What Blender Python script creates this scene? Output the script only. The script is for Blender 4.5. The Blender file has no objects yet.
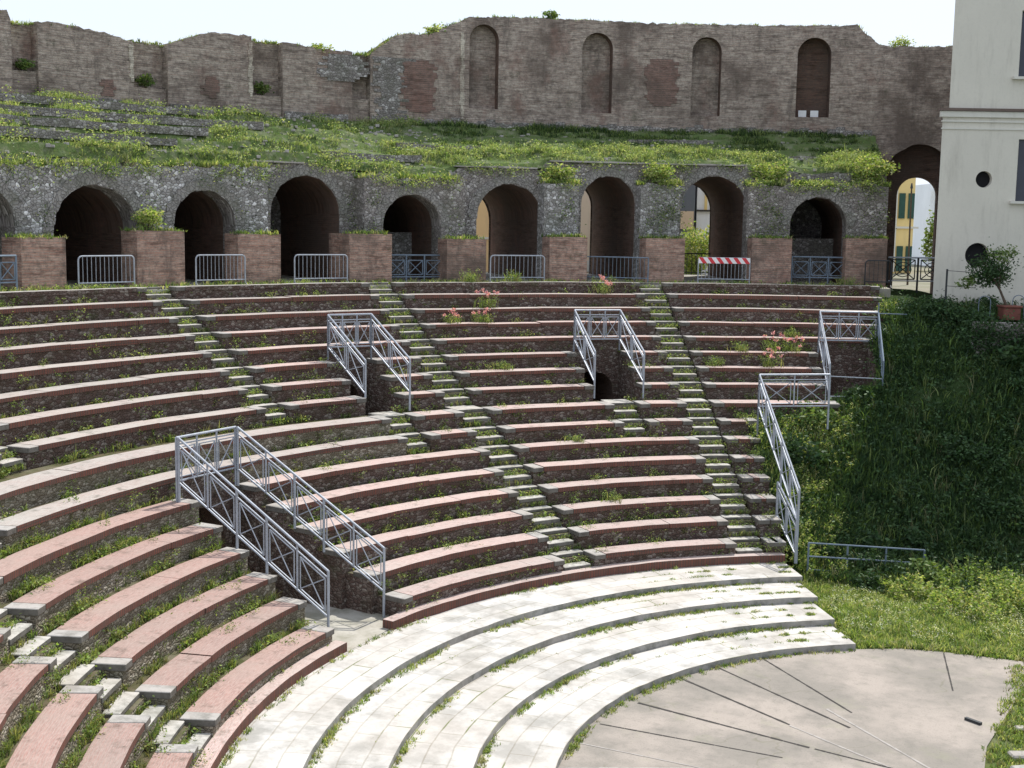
import bpy, math, random
import numpy as np
from math import sin, cos, radians, degrees, pi, hypot, sqrt, asin
from mathutils import Vector, Matrix, noise

random.seed(7)
rng = np.random.default_rng(7)
SC = bpy.context.scene
COL = SC.collection

# ------------------------------------------------------------------ helpers
def P(r, ph, z):
    a = radians(ph)
    return (r * sin(a), r * cos(a), z)

def tag(o, label=None, cat=None, group=None, kind=None):
    if label: o['label'] = label
    if cat: o['category'] = cat
    if group: o['group'] = group
    if kind: o['kind'] = kind
    return o

def thing(name, label, cat, loc=(0, 0, 0), group=None):
    o = bpy.data.objects.new(name, None)
    o.empty_display_size = 0.3
    COL.objects.link(o)
    o.location = loc
    return tag(o, label, cat, group)

class Geo:
    """collects polygons with uvs and material slots"""
    def __init__(s):
        s.v = []; s.f = []; s.uv = []; s.m = []
    def poly(s, pts, uvs=None, mat=0):
        n = len(s.v)
        s.v += [tuple(q) for q in pts]
        s.f.append(list(range(n, n + len(pts))))
        s.uv.append(uvs if uvs else [(q[0], q[1]) for q in pts])
        s.m.append(mat)
    def box(s, c, sx, sy, sz, ax=(1, 0, 0), mat=0):
        """box with its base centre at c, local x along ax (horizontal)"""
        ax = Vector(ax).normalized(); ay = Vector((-ax.y, ax.x, 0)).normalized(); up = Vector((0, 0, 1))
        c = Vector(c)
        def q(a, b, h): return c + ax * (a * sx / 2) + ay * (b * sy / 2) + up * (h * sz)
        F = [((-1,-1,0),(1,-1,0),(1,-1,1),(-1,-1,1)), ((1,1,0),(-1,1,0),(-1,1,1),(1,1,1)),
             ((-1,1,0),(-1,-1,0),(-1,-1,1),(-1,1,1)), ((1,-1,0),(1,1,0),(1,1,1),(1,-1,1))]
        for k, f in enumerate(F):
            w = sx if k < 2 else sy
            s.poly([q(*t) for t in f], [(0, c.z), (w, c.z), (w, c.z + sz), (0, c.z + sz)], mat)
        s.poly([q(-1,-1,1), q(1,-1,1), q(1,1,1), q(-1,1,1)], [(0,0),(sx,0),(sx,sy),(0,sy)], mat)
        s.poly([q(-1,1,0), q(1,1,0), q(1,-1,0), q(-1,-1,0)], [(0,0),(sx,0),(sx,sy),(0,sy)], mat)
    def tube(s, a, b, r, n=6, r2=None, mat=0, cap=True):
        a = Vector(a); b = Vector(b); d = (b - a)
        L = d.length
        if L < 1e-6: return
        d /= L
        t = Vector((0, 0, 1)) if abs(d.z) < .9 else Vector((1, 0, 0))
        u = d.cross(t).normalized(); w = d.cross(u)
        r2 = r if r2 is None else r2
        A = [a + (u * cos(2*pi*i/n) + w * sin(2*pi*i/n)) * r for i in range(n)]
        B = [b + (u * cos(2*pi*i/n) + w * sin(2*pi*i/n)) * r2 for i in range(n)]
        for i in range(n):
            j = (i + 1) % n
            s.poly([A[i], A[j], B[j], B[i]], [(i/n*r*6, 0), ((i+1)/n*r*6, 0), ((i+1)/n*r*6, L), (i/n*r*6, L)], mat)
        if cap:
            s.poly(A[::-1], None, mat); s.poly(B, None, mat)
    def path(s, pts, r, n=6, mat=0):
        for i in range(len(pts) - 1):
            s.tube(pts[i], pts[i + 1], r, n, mat=mat)
    def ring(s, p0, p1, r0, r1, z0, z1, step=1.0, jit=0.0, mat=0, sidemat=None, seed=0, ends=True):
        """block between angles p0,p1 (deg), radii r0,r1, heights z0,z1"""
        sm = mat if sidemat is None else sidemat
        n = max(1, int(math.ceil(abs(p1 - p0) / step)))
        ph = [p0 + (p1 - p0) * i / n for i in range(n + 1)]
        def J(a, k):
            if jit == 0: return 0, 0
            q = noise.noise_vector(Vector((a * .35, seed * 3.7 + k * 1.3, 2.2)))
            return q.x * jit, q.y * jit
        fi, bi, ft, bt = [], [], [], []
        for i, a in enumerate(ph):
            jr, jz = J(a, 0); kr, kz = J(a, 1)
            fi.append(P(r0 + jr, a, z0)); ft.append(P(r0 + jr, a, z1 + jz))
            bt.append(P(r1, a, z1 + jz)); bi.append(P(r1, a, z0))
        for i in range(n):
            a, b = ph[i], ph[i + 1]
            ua, ub = radians(a) * r0, radians(b) * r0
            um = (r0 + r1) / 2; va, vb = radians(a) * um, radians(b) * um
            s.poly([ft[i], ft[i+1], bt[i+1], bt[i]], [(va, r0), (vb, r0), (vb, r1), (va, r1)], mat)
            s.poly([fi[i], fi[i+1], ft[i+1], ft[i]], [(ua, z0), (ub, z0), (ub, z1), (ua, z1)], sm)
            s.poly([bi[i+1], bi[i], bt[i], bt[i+1]], [(ub, z0), (ua, z0), (ua, z1), (ub, z1)], sm)
            s.poly([bi[i], bi[i+1], fi[i+1], fi[i]], None, sm)
        if ends:
            s.poly([fi[0], ft[0], bt[0], bi[0]], [(r0, z0), (r0, z1), (r1, z1), (r1, z0)], sm)
            s.poly([bi[-1], bt[-1], ft[-1], fi[-1]], [(r1, z0), (r1, z1), (r0, z1), (r0, z0)], sm)
    def build(s, name, mats, parent=None, smooth=False, bevel=0):
        me = bpy.data.meshes.new(name)
        me.from_pydata(s.v, [], s.f)
        ul = me.uv_layers.new(name='UVMap')
        flat = [c for u in s.uv for t in u for c in (t[0], t[1])]
        ul.data.foreach_set('uv', flat)
        if not isinstance(mats, (list, tuple)): mats = [mats]
        for m in mats: me.materials.append(m)
        me.polygons.foreach_set('material_index', s.m)
        if smooth: me.polygons.foreach_set('use_smooth', [True] * len(s.f))
        me.update()
        o = bpy.data.objects.new(name, me)
        COL.objects.link(o)
        if parent:
            o.parent = parent
            o.matrix_parent_inverse = Matrix.Translation(parent.location).inverted()
        if bevel:
            b = o.modifiers.new('w', 'WELD'); b.merge_threshold = 0.0005
            b = o.modifiers.new('b', 'BEVEL'); b.width = bevel; b.segments = 1; b.limit_method = 'ANGLE'; b.angle_limit = radians(50)
        return o

def np_mesh(name, V, F, C, mat, parent=None):
    """triangles from numpy arrays with a point colour"""
    me = bpy.data.meshes.new(name)
    V = np.asarray(V, dtype=np.float32); F = np.asarray(F, dtype=np.int32)
    me.vertices.add(len(V)); me.vertices.foreach_set('co', V.ravel())
    me.loops.add(F.size); me.loops.foreach_set('vertex_index', F.ravel())
    me.polygons.add(len(F))
    me.polygons.foreach_set('loop_start', np.arange(0, F.size, 3, dtype=np.int32))
    me.polygons.foreach_set('loop_total', np.full(len(F), 3, dtype=np.int32))
    ca = me.color_attributes.new('Col', 'FLOAT_COLOR', 'POINT')
    CC = np.ones((len(V), 4), dtype=np.float32); CC[:, :3] = C
    ca.data.foreach_set('color', CC.ravel())
    me.update(); me.validate()
    me.materials.append(mat)
    o = bpy.data.objects.new(name, me); COL.objects.link(o)
    if parent:
        o.parent = parent
        o.matrix_parent_inverse = Matrix.Translation(parent.location).inverted()
    return o

# ------------------------------------------------------------------ materials
class MT:
    def __init__(s, name, rough=.85, spec=.25):
        s.m = bpy.data.materials.new(name); s.m.use_nodes = True
        s.n = s.m.node_tree.nodes; s.l = s.m.node_tree.links
        s.b = s.n['Principled BSDF']; s.b.inputs['Roughness'].default_value = rough
        s.b.inputs['Specular IOR Level'].default_value = spec
    def N(s, t, **k):
        o = s.n.new(t)
        for a, b in k.items():
            if a in o.inputs: o.inputs[a].default_value = b
            else: setattr(o, a, b)
        return o
    def obj(s): return s.N('ShaderNodeTexCoord').outputs['Object']
    def uv(s): return s.N('ShaderNodeTexCoord').outputs['UV']
    def noise(s, co, scale, detail=6, rough=.6):
        o = s.N('ShaderNodeTexNoise'); o.inputs['Scale'].default_value = scale
        o.inputs['Detail'].default_value = detail; o.inputs['Roughness'].default_value = rough
        s.l.new(co, o.inputs['Vector']); return o.outputs['Fac']
    def ramp(s, fac, stops, interp='LINEAR'):
        o = s.N('ShaderNodeValToRGB'); cr = o.color_ramp; cr.interpolation = interp
        while len(cr.elements) < len(stops): cr.elements.new(.5)
        for e, (p, c) in zip(cr.elements, stops):
            e.position = p; e.color = (c[0], c[1], c[2], 1) if hasattr(c, '__len__') else (c, c, c, 1)
        s.l.new(fac, o.inputs['Fac']); return o.outputs['Color']
    def mix(s, f, a, b, mode='MIX'):
        o = s.N('ShaderNodeMix'); o.data_type = 'RGBA'; o.blend_type = mode
        for inp, val in ((o.inputs[0], f), (o.inputs[6], a), (o.inputs[7], b)):
            if hasattr(val, 'links') or isinstance(val, bpy.types.NodeSocket): s.l.new(val, inp)
            elif hasattr(val, '__len__'): inp.default_value = (val[0], val[1], val[2], 1)
            else: inp.default_value = val
        return o.outputs[2]
    def col(s, c): s.l.new(c, s.b.inputs['Base Color'])
    def bump(s, h, st=.5, d=.02):
        o = s.N('ShaderNodeBump'); o.inputs['Strength'].default_value = st; o.inputs['Distance'].default_value = d
        s.l.new(h, o.inputs['Height']); s.l.new(o.outputs['Normal'], s.b.inputs['Normal'])
    def brick(s, co, c1, c2, cm, w, h, mortar=.01, off=.5, bias=0):
        o = s.N('ShaderNodeTexBrick'); o.offset = off
        for k, v in (('Color1', c1), ('Color2', c2), ('Mortar', cm)): o.inputs[k].default_value = (*v, 1)
        o.inputs['Scale'].default_value = 1; o.inputs['Mortar Size'].default_value = mortar
        o.inputs['Brick Width'].default_value = w; o.inputs['Row Height'].default_value = h
        o.inputs['Bias'].default_value = bias; o.inputs['Mortar Smooth'].default_value = .2
        s.l.new(co, o.inputs['Vector']); return o
    def scaled(s, co, sc):
        o = s.N('ShaderNodeMapping'); o.inputs['Scale'].default_value = sc; s.l.new(co, o.inputs['Vector']); return o.outputs['Vector']

def warp(t, co, sc, amt):
    n = t.N('ShaderNodeTexNoise'); n.inputs['Scale'].default_value = sc; n.inputs['Detail'].default_value = 2
    t.l.new(co, n.inputs['Vector'])
    a = t.N('ShaderNodeVectorMath', operation='MULTIPLY_ADD')
    t.l.new(n.outputs['Color'], a.inputs[0]); a.inputs[1].default_value = (amt, amt, amt); t.l.new(co, a.inputs[2])
    return a.outputs[0]

def m_brick_tread(name='brick_tread', k=(1, 1, 1)):
    t = MT(name, .9, .15)
    uv = t.uv(); ob = t.obj()
    b = t.brick(t.scaled(uv, (1, 1, 1)), (.52, .345, .31), (.40, .275, .25), (.43, .38, .35), .27, .055, .006, .5)
    big = t.noise(ob, .7, 5); fine = t.noise(t.scaled(uv, (3, 22, 1)), 2.2, 6, .7)
    c = t.mix(t.ramp(fine, [(.40, 0), (.62, 1)]), b.outputs['Color'], (.60, .50, .465))
    c = t.mix(t.ramp(big, [(.42, 0), (.7, .6)]), c, (.50, .455, .42))
    g = t.noise(ob, 6, 8, .7)
    c = t.mix(t.ramp(g, [(.55, 0), (.75, .55)]), c, (.29, .24, .21))
    dk = t.noise(ob, 2.3, 6, .7)
    c = t.mix(t.ramp(dk, [(.56, 0), (.68, .6)]), c, (.15, .135, .11))
    oi = t.N('ShaderNodeObjectInfo'); c = t.mix(t.ramp(oi.outputs['Random'], [(0, 0), (1, .55)]), c, t.mix(1.0, c, (.80, .86, .88), 'MULTIPLY'))
    c = t.mix(1.0, c, k, 'MULTIPLY')
    t.col(c); t.bump(t.mix(.5, b.outputs['Fac'], fine), .35, .01); return t.m

def m_brick_lip():
    t = MT('brick_lip', .9, .15)
    uv = t.uv(); ob = t.obj()
    b = t.brick(uv, (.185, .075, .055), (.14, .06, .045), (.08, .06, .05), .075, .5, .010, 0)
    g = t.noise(ob, 5, 8, .7)
    c = t.mix(t.ramp(g, [(.4, 0), (.75, .75)]), b.outputs['Color'], (.10, .08, .068))
    t.col(c); t.bump(b.outputs['Fac'], .4, .01); return t.m

def m_rubble(name='rubble_riser', tint=(.125, .085, .072), lite=(.31, .27, .235), dark=(.04, .03, .026), sc=9, stretch=1.6, cover=(.35, .75)):
    t = MT(name, .95, .1)
    uv = t.uv(); ob = t.obj()
    co = warp(t, t.scaled(uv, (1, stretch, 1)), 6, .08)
    v = t.N('ShaderNodeTexVoronoi'); v.inputs['Scale'].default_value = sc; t.l.new(co, v.inputs['Vector'])
    e = t.N('ShaderNodeTexVoronoi'); e.feature = 'DISTANCE_TO_EDGE'; e.inputs['Scale'].default_value = sc; t.l.new(co, e.inputs['Vector'])
    r = t.N('ShaderNodeSeparateColor'); t.l.new(v.outputs['Color'], r.inputs[0])
    c = t.mix(t.ramp(r.outputs[0], [(cover[0], 0), (cover[1], .4), (1, 1)]), tint, lite)
    c = t.mix(t.ramp(e.outputs['Distance'], [(0, 1), (.1, 0)]), c, dark)
    big = t.noise(ob, 1.1, 6, .65)
    c = t.mix(t.ramp(big, [(.45, 0), (.7, .7)]), c, (tint[0] * .5, tint[1] * .55, tint[2] * .45))
    mo = t.noise(ob, 2.6, 6, .7)
    c = t.mix(t.ramp(mo, [(.55, 0), (.75, .55)]), c, (.055, .075, .03))
    t.col(c); t.bump(e.outputs['Distance'], .9, .06); return t.m

def m_brick_wall(name='old_brick', c1=(.41, .31, .25), c2=(.32, .25, .21), cm=(.37, .325, .28), light=(.61, .525, .44)):
    t = MT(name, .95, .1)
    uv = t.uv(); ob = t.obj()
    b = t.brick(warp(t, uv, 1.5, .03), c1, c2, cm, .34, .075, .012, .5)
    st = t.noise(t.scaled(uv, (1.3, 9, 1)), 1.5, 9, .78)
    c = t.mix(t.ramp(st, [(.44, 0), (.60, .95)]), b.outputs['Color'], light)
    st2 = t.noise(t.scaled(uv, (1.0, 5, 1)), .9, 9, .8)
    c = t.mix(t.ramp(st2, [(.50, 0), (.62, .8)]), c, tuple(x * .45 for x in c2))
    big = t.noise(ob, .42, 8, .68)
    c = t.mix(t.ramp(big, [(.48, 0), (.62, .8)]), c, (.15, .115, .095))
    rd = t.noise(t.scaled(ob, (1, 1, .7)), .5, 7, .68)
    c = t.mix(t.ramp(rd, [(.56, 0), (.66, .5)]), c, (.26, .145, .115))
    f = t.noise(ob, 7, 8, .8)
    c = t.mix(t.ramp(f, [(.46, 0), (.66, .75)]), c, (.12, .10, .085))
    gn = t.noise(ob, 1.3, 8, .75)
    c = t.mix(t.ramp(gn, [(.58, 0), (.70, .6)]), c, (.075, .085, .05))
    vs = t.noise(t.scaled(ob, (3, 3, .5)), .9, 6, .7)
    c = t.mix(t.ramp(vs, [(.55, 0), (.72, .55)]), c, (.10, .085, .075))
    sx = t.N('ShaderNodeSeparateXYZ'); t.l.new(uv, sx.inputs[0])
    t.col(c); t.bump(t.mix(.6, b.outputs['Fac'], f), 1.0, .06); return t.m

def m_stone(name, base, dark, sc=2.0, slab=None, joint=(.16, .17, .09), spots=.5, rough=.8, jw=.012, jt=.53):
    t = MT(name, rough, .2)
    uv = t.uv(); ob = t.obj()
    n1 = t.noise(ob, sc, 8, .65); n2 = t.noise(ob, sc * 7, 8, .75); n3 = t.noise(ob, sc * .35, 4, .5)
    c = t.mix(t.ramp(n1, [(.44, 0), (.62, .9)]), base, dark)
    c = t.mix(t.ramp(n2, [(.52, 0), (.75, spots)]), c, (dark[0] * .6, dark[1] * .6, dark[2] * .55))
    c = t.mix(t.ramp(n3, [(.4, 0), (.7, .5)]), c, (base[0] * .9, base[1] * .83, base[2] * .77))
    h = n2
    if slab:
        wuv = warp(t, uv, .8, .10)
        b = t.brick(wuv, (1, 1, 1), (.90, .89, .87), (.74, .72, .67), slab[0], slab[1], jw, .37)
        c = t.mix(1.0, c, b.outputs['Color'], 'MULTIPLY')
        gap = t.noise(ob, .9, 3, .5)
        gg = t.mix(1.0, b.outputs['Fac'], t.ramp(gap, [(.56, 0), (.66, .9)]), 'MULTIPLY')
        c = t.mix(gg, c, joint)
    t.col(c); t.bump(h, .3, .012); return t.m

def m_concrete():
    t = MT('orchestra_concrete', .9, .15)
    ob = t.obj()
    n1 = t.noise(ob, .45, 6, .6); n2 = t.noise(ob, 3, 8, .7); n3 = t.noise(ob, 30, 5, .7)
    c = t.mix(t.ramp(n1, [(.42, 0), (.58, 1)]), (.36, .315, .275), (.25, .227, .198))
    c = t.mix(t.ramp(n2, [(.5, 0), (.78, .6)]), c, (.15, .145, .125))
    c = t.mix(t.ramp(n3, [(.55, 0), (.7, .7)]), c, (.13, .12, .105))
    e = t.N('ShaderNodeTexVoronoi'); e.feature = 'DISTANCE_TO_EDGE'; e.inputs['Scale'].default_value = .38
    t.l.new(warp(t, ob, 1.3, .9), e.inputs['Vector'])
    cr = t.mix(1.0, t.ramp(e.outputs['Distance'], [(0, .5), (.003, .3), (.006, 0)]), t.ramp(n1, [(.50, 0), (.58, .8)]), 'MULTIPLY')
    c = t.mix(cr, c, (.13, .13, .07))
    gr = t.noise(ob, 1.0, 5, .7)
    c = t.mix(t.ramp(gr, [(.56, 0), (.72, .35)]), c, (.26, .27, .17))
    t.col(c); t.bump(n3, .25, .006); return t.m

def m_plain(name, c, rough=.6, metal=0, var=.25, sc=3.0, dark=None, spec=.3):
    t = MT(name, rough, spec); t.b.inputs['Metallic'].default_value = metal
    ob = t.obj(); n = t.noise(ob, sc, 7, .65)
    d = dark if dark else tuple(x * (1 - var) for x in c)
    t.col(t.mix(t.ramp(n, [(.35, 0), (.7, 1)]), c, d)); return t.m

def m_plaster(name, c, dirt=(.45, .42, .36)):
    t = MT(name, .9, .15)
    ob = t.obj(); n = t.noise(ob, .5, 7, .6); s = t.noise(t.scaled(ob, (2.2, 2.2, .35)), 1.6, 7, .7); f = t.noise(ob, 12, 6, .7)
    k = t.mix(t.ramp(n, [(.42, 0), (.72, .55)]), c, tuple(x * .86 for x in c))
    k = t.mix(t.ramp(s, [(.52, 0), (.75, .5)]), k, dirt)
    k = t.mix(t.ramp(f, [(.5, 0), (.8, .25)]), k, dirt)
    t.col(k); t.bump(f, .15, .01); return t.m

def m_soil(name='soil', c1=(.14, .11, .075), c2=(.075, .085, .035), c3=(.20, .175, .13), sc=3):
    t = MT(name, 1, .05)
    ob = t.obj(); n = t.noise(ob, sc, 8, .7); m = t.noise(ob, sc * .4, 5, .6)
    c = t.mix(t.ramp(n, [(.35, 0), (.6, 1)]), c1, c2)
    c = t.mix(t.ramp(m, [(.5, 0), (.7, .7)]), c, c3)
    t.col(c); t.bump(n, 1, .05); return t.m

def m_leaf(name='foliage', trans=.45, gain=1.0):
    m = bpy.data.materials.new(name); m.use_nodes = True
    n = m.node_tree.nodes; l = m.node_tree.links
    n.clear()
    out = n.new('ShaderNodeOutputMaterial'); a = n.new('ShaderNodeVertexColor'); a.layer_name = 'Col'
    d = n.new('ShaderNodeBsdfPrincipled'); d.inputs['Roughness'].default_value = .6; d.inputs['Specular IOR Level'].default_value = .25
    t = n.new('ShaderNodeBsdfTranslucent'); mx = n.new('ShaderNodeMixShader'); mx.inputs[0].default_value = trans
    g = n.new('ShaderNodeMix'); g.data_type = 'RGBA'; g.blend_type = 'MULTIPLY'; g.inputs[0].default_value = 1
    g.inputs[7].default_value = (1.25 * gain, 1.2 * gain, .55 * gain, 1)
    l.new(a.outputs['Color'], d.inputs['Base Color']); l.new(a.outputs['Color'], g.inputs[6]); l.new(g.outputs[2], t.inputs['Color'])
    l.new(d.outputs[0], mx.inputs[1]); l.new(t.outputs[0], mx.inputs[2]); l.new(mx.outputs[0], out.inputs['Surface'])
    return m

M = {}
M['tread'] = m_brick_tread(k=(.93, .90, .88)); M['tread_grey'] = m_brick_tread('brick_tread_grey', (.82, .88, .86)); M['tread_near'] = m_brick_tread('brick_tread_near', (.74, .64, .60)); M['lip'] = m_brick_lip(); M['riser'] = m_rubble()
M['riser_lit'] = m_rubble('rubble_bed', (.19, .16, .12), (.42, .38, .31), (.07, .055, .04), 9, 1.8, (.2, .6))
M['capstone'] = m_stone('grey_capstone', (.40, .38, .355), (.22, .21, .19), 3.0)
M['step'] = m_stone('stair_stone', (.48, .46, .42), (.22, .215, .185), 3.0)
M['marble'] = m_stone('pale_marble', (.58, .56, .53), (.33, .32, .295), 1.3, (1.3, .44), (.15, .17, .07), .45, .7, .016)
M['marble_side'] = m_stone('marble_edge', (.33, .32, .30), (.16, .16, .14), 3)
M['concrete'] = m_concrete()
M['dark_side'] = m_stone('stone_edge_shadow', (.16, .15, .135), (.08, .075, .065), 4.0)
M['soil'] = m_soil(); M['path'] = m_stone('walkway_stone', (.42, .40, .35), (.25, .24, .19), 1.5)
M['wall'] = m_brick_wall()
M['pier'] = m_brick_wall('pier_brick', (.50, .285, .21), (.38, .215, .165), (.37, .30, .25), (.58, .425, .34))
M['incertum'] = m_rubble('rubble_stonework', (.29, .275, .26), (.88, .87, .86), (.075, .07, .066), 8.5, 1.25, (.3, .85))
M['incertum_dark'] = m_rubble('rubble_stonework_dark', (.25, .225, .21), (.60, .57, .54), (.075, .068, .063), 8.0, 1.3, (.3, .85))
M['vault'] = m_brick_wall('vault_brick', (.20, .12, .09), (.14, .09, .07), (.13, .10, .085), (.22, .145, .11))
M['red_brick'] = m_brick_wall('red_brick', (.30, .18, .145), (.24, .145, .12), (.22, .17, .145), (.32, .22, .18))
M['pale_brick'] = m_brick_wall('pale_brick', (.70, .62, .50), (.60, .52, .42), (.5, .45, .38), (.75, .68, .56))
M['voussoir'] = m_rubble('arch_stones', (.27, .255, .24), (.46, .44, .41), (.08, .075, .07), 10, .7, (.2, .9))
M['steel'] = m_plain('galvanised_steel', (.40, .43, .48), .5, .25, .25, 6)
M['blue_steel'] = m_plain('painted_blue_grey_steel', (.19, .24, .30), .5, .2, .3, 5)
M['dark_steel'] = m_plain('dark_iron', (.05, .055, .06), .5, .3)
M['cream'] = m_plaster('cream_plaster', (.64, .61, .53), (.40, .375, .32))
M['cream_trim'] = m_plaster('cream_trim', (.64, .625, .56), (.44, .42, .36))
M['glass'] = m_plain('dark_glass', (.025, .03, .05), .15, 0, .3, 2, spec=.5)
M['leaf'] = m_leaf()
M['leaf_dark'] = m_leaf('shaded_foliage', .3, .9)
M['bark'] = m_plain('bark', (.12, .09, .065), .95, 0, .5, 12)
M['ochre'] = m_plaster('ochre_plaster', (.75, .52, .27), (.6, .42, .24))
M['tan'] = m_plaster('tan_plaster', (.72, .58, .43), (.6, .48, .36))
M['yellow'] = m_plaster('yellow_plaster', (.80, .62, .28), (.6, .47, .24))
M['white_wall'] = m_plaster('white_plaster', (.85, .9, .95), (.7, .75, .8))
M['grey_wall'] = m_plaster('grey_blue_plaster', (.16, .18, .21), (.1, .12, .14))
M['hole'] = m_plain('unlit_interior', (.012, .012, .014), .9, 0, .3, 2)
M['shutter'] = m_plain('green_shutter', (.03, .085, .065), .6)
M['terracotta'] = m_plain('terracotta', (.20, .075, .055), .8)
M['white'] = m_plain('white_paint', (.8, .8, .8), .5, 0, .1)
M['red'] = m_plain('red_paint', (.62, .05, .06), .5, 0, .15)
M['slot'] = m_plain('joint_dark', (.06, .055, .05), .95)  # dark tone of the floor joint strips and a string course
M['slot_lite'] = m_plain('joint_mortar', (.40, .37, .34), .95)
M['tile'] = m_plain('roof_edge_tile', (.16, .12, .10), .9)

# ------------------------------------------------------------------ vegetation generators
def blades(pts, h, w, n, spread=.06, lean=.45, cols=None, hv=.4):
    """pts (N,3); returns V,F,C for n blades per point"""
    pts = np.repeat(np.asarray(pts, float), n, axis=0); N = len(pts)
    h = np.repeat(np.broadcast_to(h, (N // n,)), n) * (1 - hv + 2 * hv * rng.random(N))
    w = w * (.6 + .8 * rng.random(N))
    az = rng.random(N) * 2 * pi; ln = lean * rng.random(N) ** .7
    base = pts + np.stack([(rng.random(N) - .5) * 2 * spread, (rng.random(N) - .5) * 2 * spread, np.zeros(N) - .02], 1)
    d = np.stack([np.cos(az), np.sin(az), np.zeros(N)], 1)
    az2 = rng.random(N) * pi
    s = np.stack([np.cos(az2), np.sin(az2), np.zeros(N)], 1) * w[:, None] / 2
    up = np.array([0, 0, 1.])
    mid = base + d * (ln * h * .35)[:, None] + up * (h * .55)[:, None]
    tip = base + d * (ln * h * 1.1)[:, None] + up * (h * (1 - .35 * ln))[:, None]
    V = np.stack([base - s, base + s, mid + s * .8, mid - s * .8, tip], 1).reshape(-1, 3)
    i = np.arange(N) * 5
    F = np.concatenate([np.stack([i, i+1, i+2], 1), np.stack([i, i+2, i+3], 1), np.stack([i+3, i+2, i+4], 1)])
    cols = np.asarray(cols); ci = rng.integers(0, len(cols), N // n)
    c = np.repeat(cols[ci], n, axis=0) * (.65 + .7 * rng.random(N))[:, None]
    C = np.repeat(c, 5, axis=0); C = C.reshape(N, 5, 3); C[:, :2] *= .55; C = C.reshape(-1, 3)
    return V, F, C

def leaves(cent, size, cols, flat=.3, jit=.3):
    cent = np.asarray(cent, float); N = len(cent)
    a = rng.normal(size=(N, 3)); a[:, 2] *= .6; a /= np.linalg.norm(a, axis=1)[:, None]
    b = rng.normal(size=(N, 3)); b -= a * (a * b).sum(1)[:, None]; b /= np.linalg.norm(b, axis=1)[:, None]
    s = size * (1 - jit + 2 * jit * rng.random(N))
    a *= s[:, None]; b *= (s * .5)[:, None]
    V = np.stack([cent - a, cent + b, cent + a, cent - b], 1).reshape(-1, 3)
    i = np.arange(N) * 4
    F = np.concatenate([np.stack([i, i+1, i+2], 1), np.stack([i, i+2, i+3], 1)])
    cols = np.asarray(cols); c = cols[rng.integers(0, len(cols), N)] * (.6 + .8 * rng.random(N))[:, None]
    return V, F, np.repeat(c, 4, axis=0)

def stalks(base, rad, h, n, size, cols, per=26, lean=.35):
    # upright leafy stems fanning out of a root area
    out = []
    base = np.array(base, float)
    for _ in range(n):
        a = rng.random() * 2 * pi; q = rng.random() ** .6
        b = base + np.array([cos(a) * rad[0] * q, sin(a) * rad[1] * q, 0])
        hh = h * (.45 + .65 * rng.random()) * (1 - .35 * q)
        d = np.array([cos(a) * lean * (.3 + q), sin(a) * lean * (.3 + q), 1.0])
        t = rng.random(per) ** .8
        out.append(b + d * (t * hh)[:, None] + rng.normal(size=(per, 3)) * (.025 + .05 * (1 - t))[:, None])
    P_ = np.concatenate(out)
    return leaves(P_, size, cols)
def join(lst):
    V = []; F = []; C = []; o = 0
    for v, f, c in lst:
        V.append(v); F.append(f + o); C.append(c); o += len(v)
    return np.concatenate(V), np.concatenate(F), np.concatenate(C)

G_LIT = [(.34, .43, .13), (.25, .37, .09), (.45, .50, .20), (.17, .26, .07), (.48, .47, .26)]
G_TER = [(.33, .42, .16), (.25, .36, .12), (.44, .50, .25), (.15, .24, .08), (.42, .44, .25), (.24, .30, .13)]
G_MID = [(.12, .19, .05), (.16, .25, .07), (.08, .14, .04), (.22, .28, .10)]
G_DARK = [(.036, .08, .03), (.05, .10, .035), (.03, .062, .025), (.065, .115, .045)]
G_WEED = [(.18, .27, .08), (.25, .34, .11), (.12, .18, .05), (.32, .34, .15), (.20, .20, .10)]
PINK = [(.70, .30, .42), (.62, .32, .42), (.75, .45, .52)]

# ------------------------------------------------------------------ cavea measures
RK = {}; ZK = {}
for k in range(1, 17):
    RK[k] = 13.892 + (16 - k) * .7765 + (.4485 if k <= 8 else 0); ZK[k] = 1.036 + (16 - k) * .42
ZK[1] -= .07
RK[0] = RK[1] + .5
RK[17] = 13.65; ZK[17] = .754
MR = [8.31, 9.637, 10.964, 12.29]; MZ = [.139, .277, .416, .554]
def dg(w, r): return degrees(w / r)

ORD = ['', 'topmost', 'second', 'third', 'fourth', 'fifth', 'sixth', 'seventh', 'eighth', 'ninth', 'tenth', 'eleventh', 'twelfth', 'thirteenth', 'fourteenth', 'fifteenth', 'sixteenth']

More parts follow.
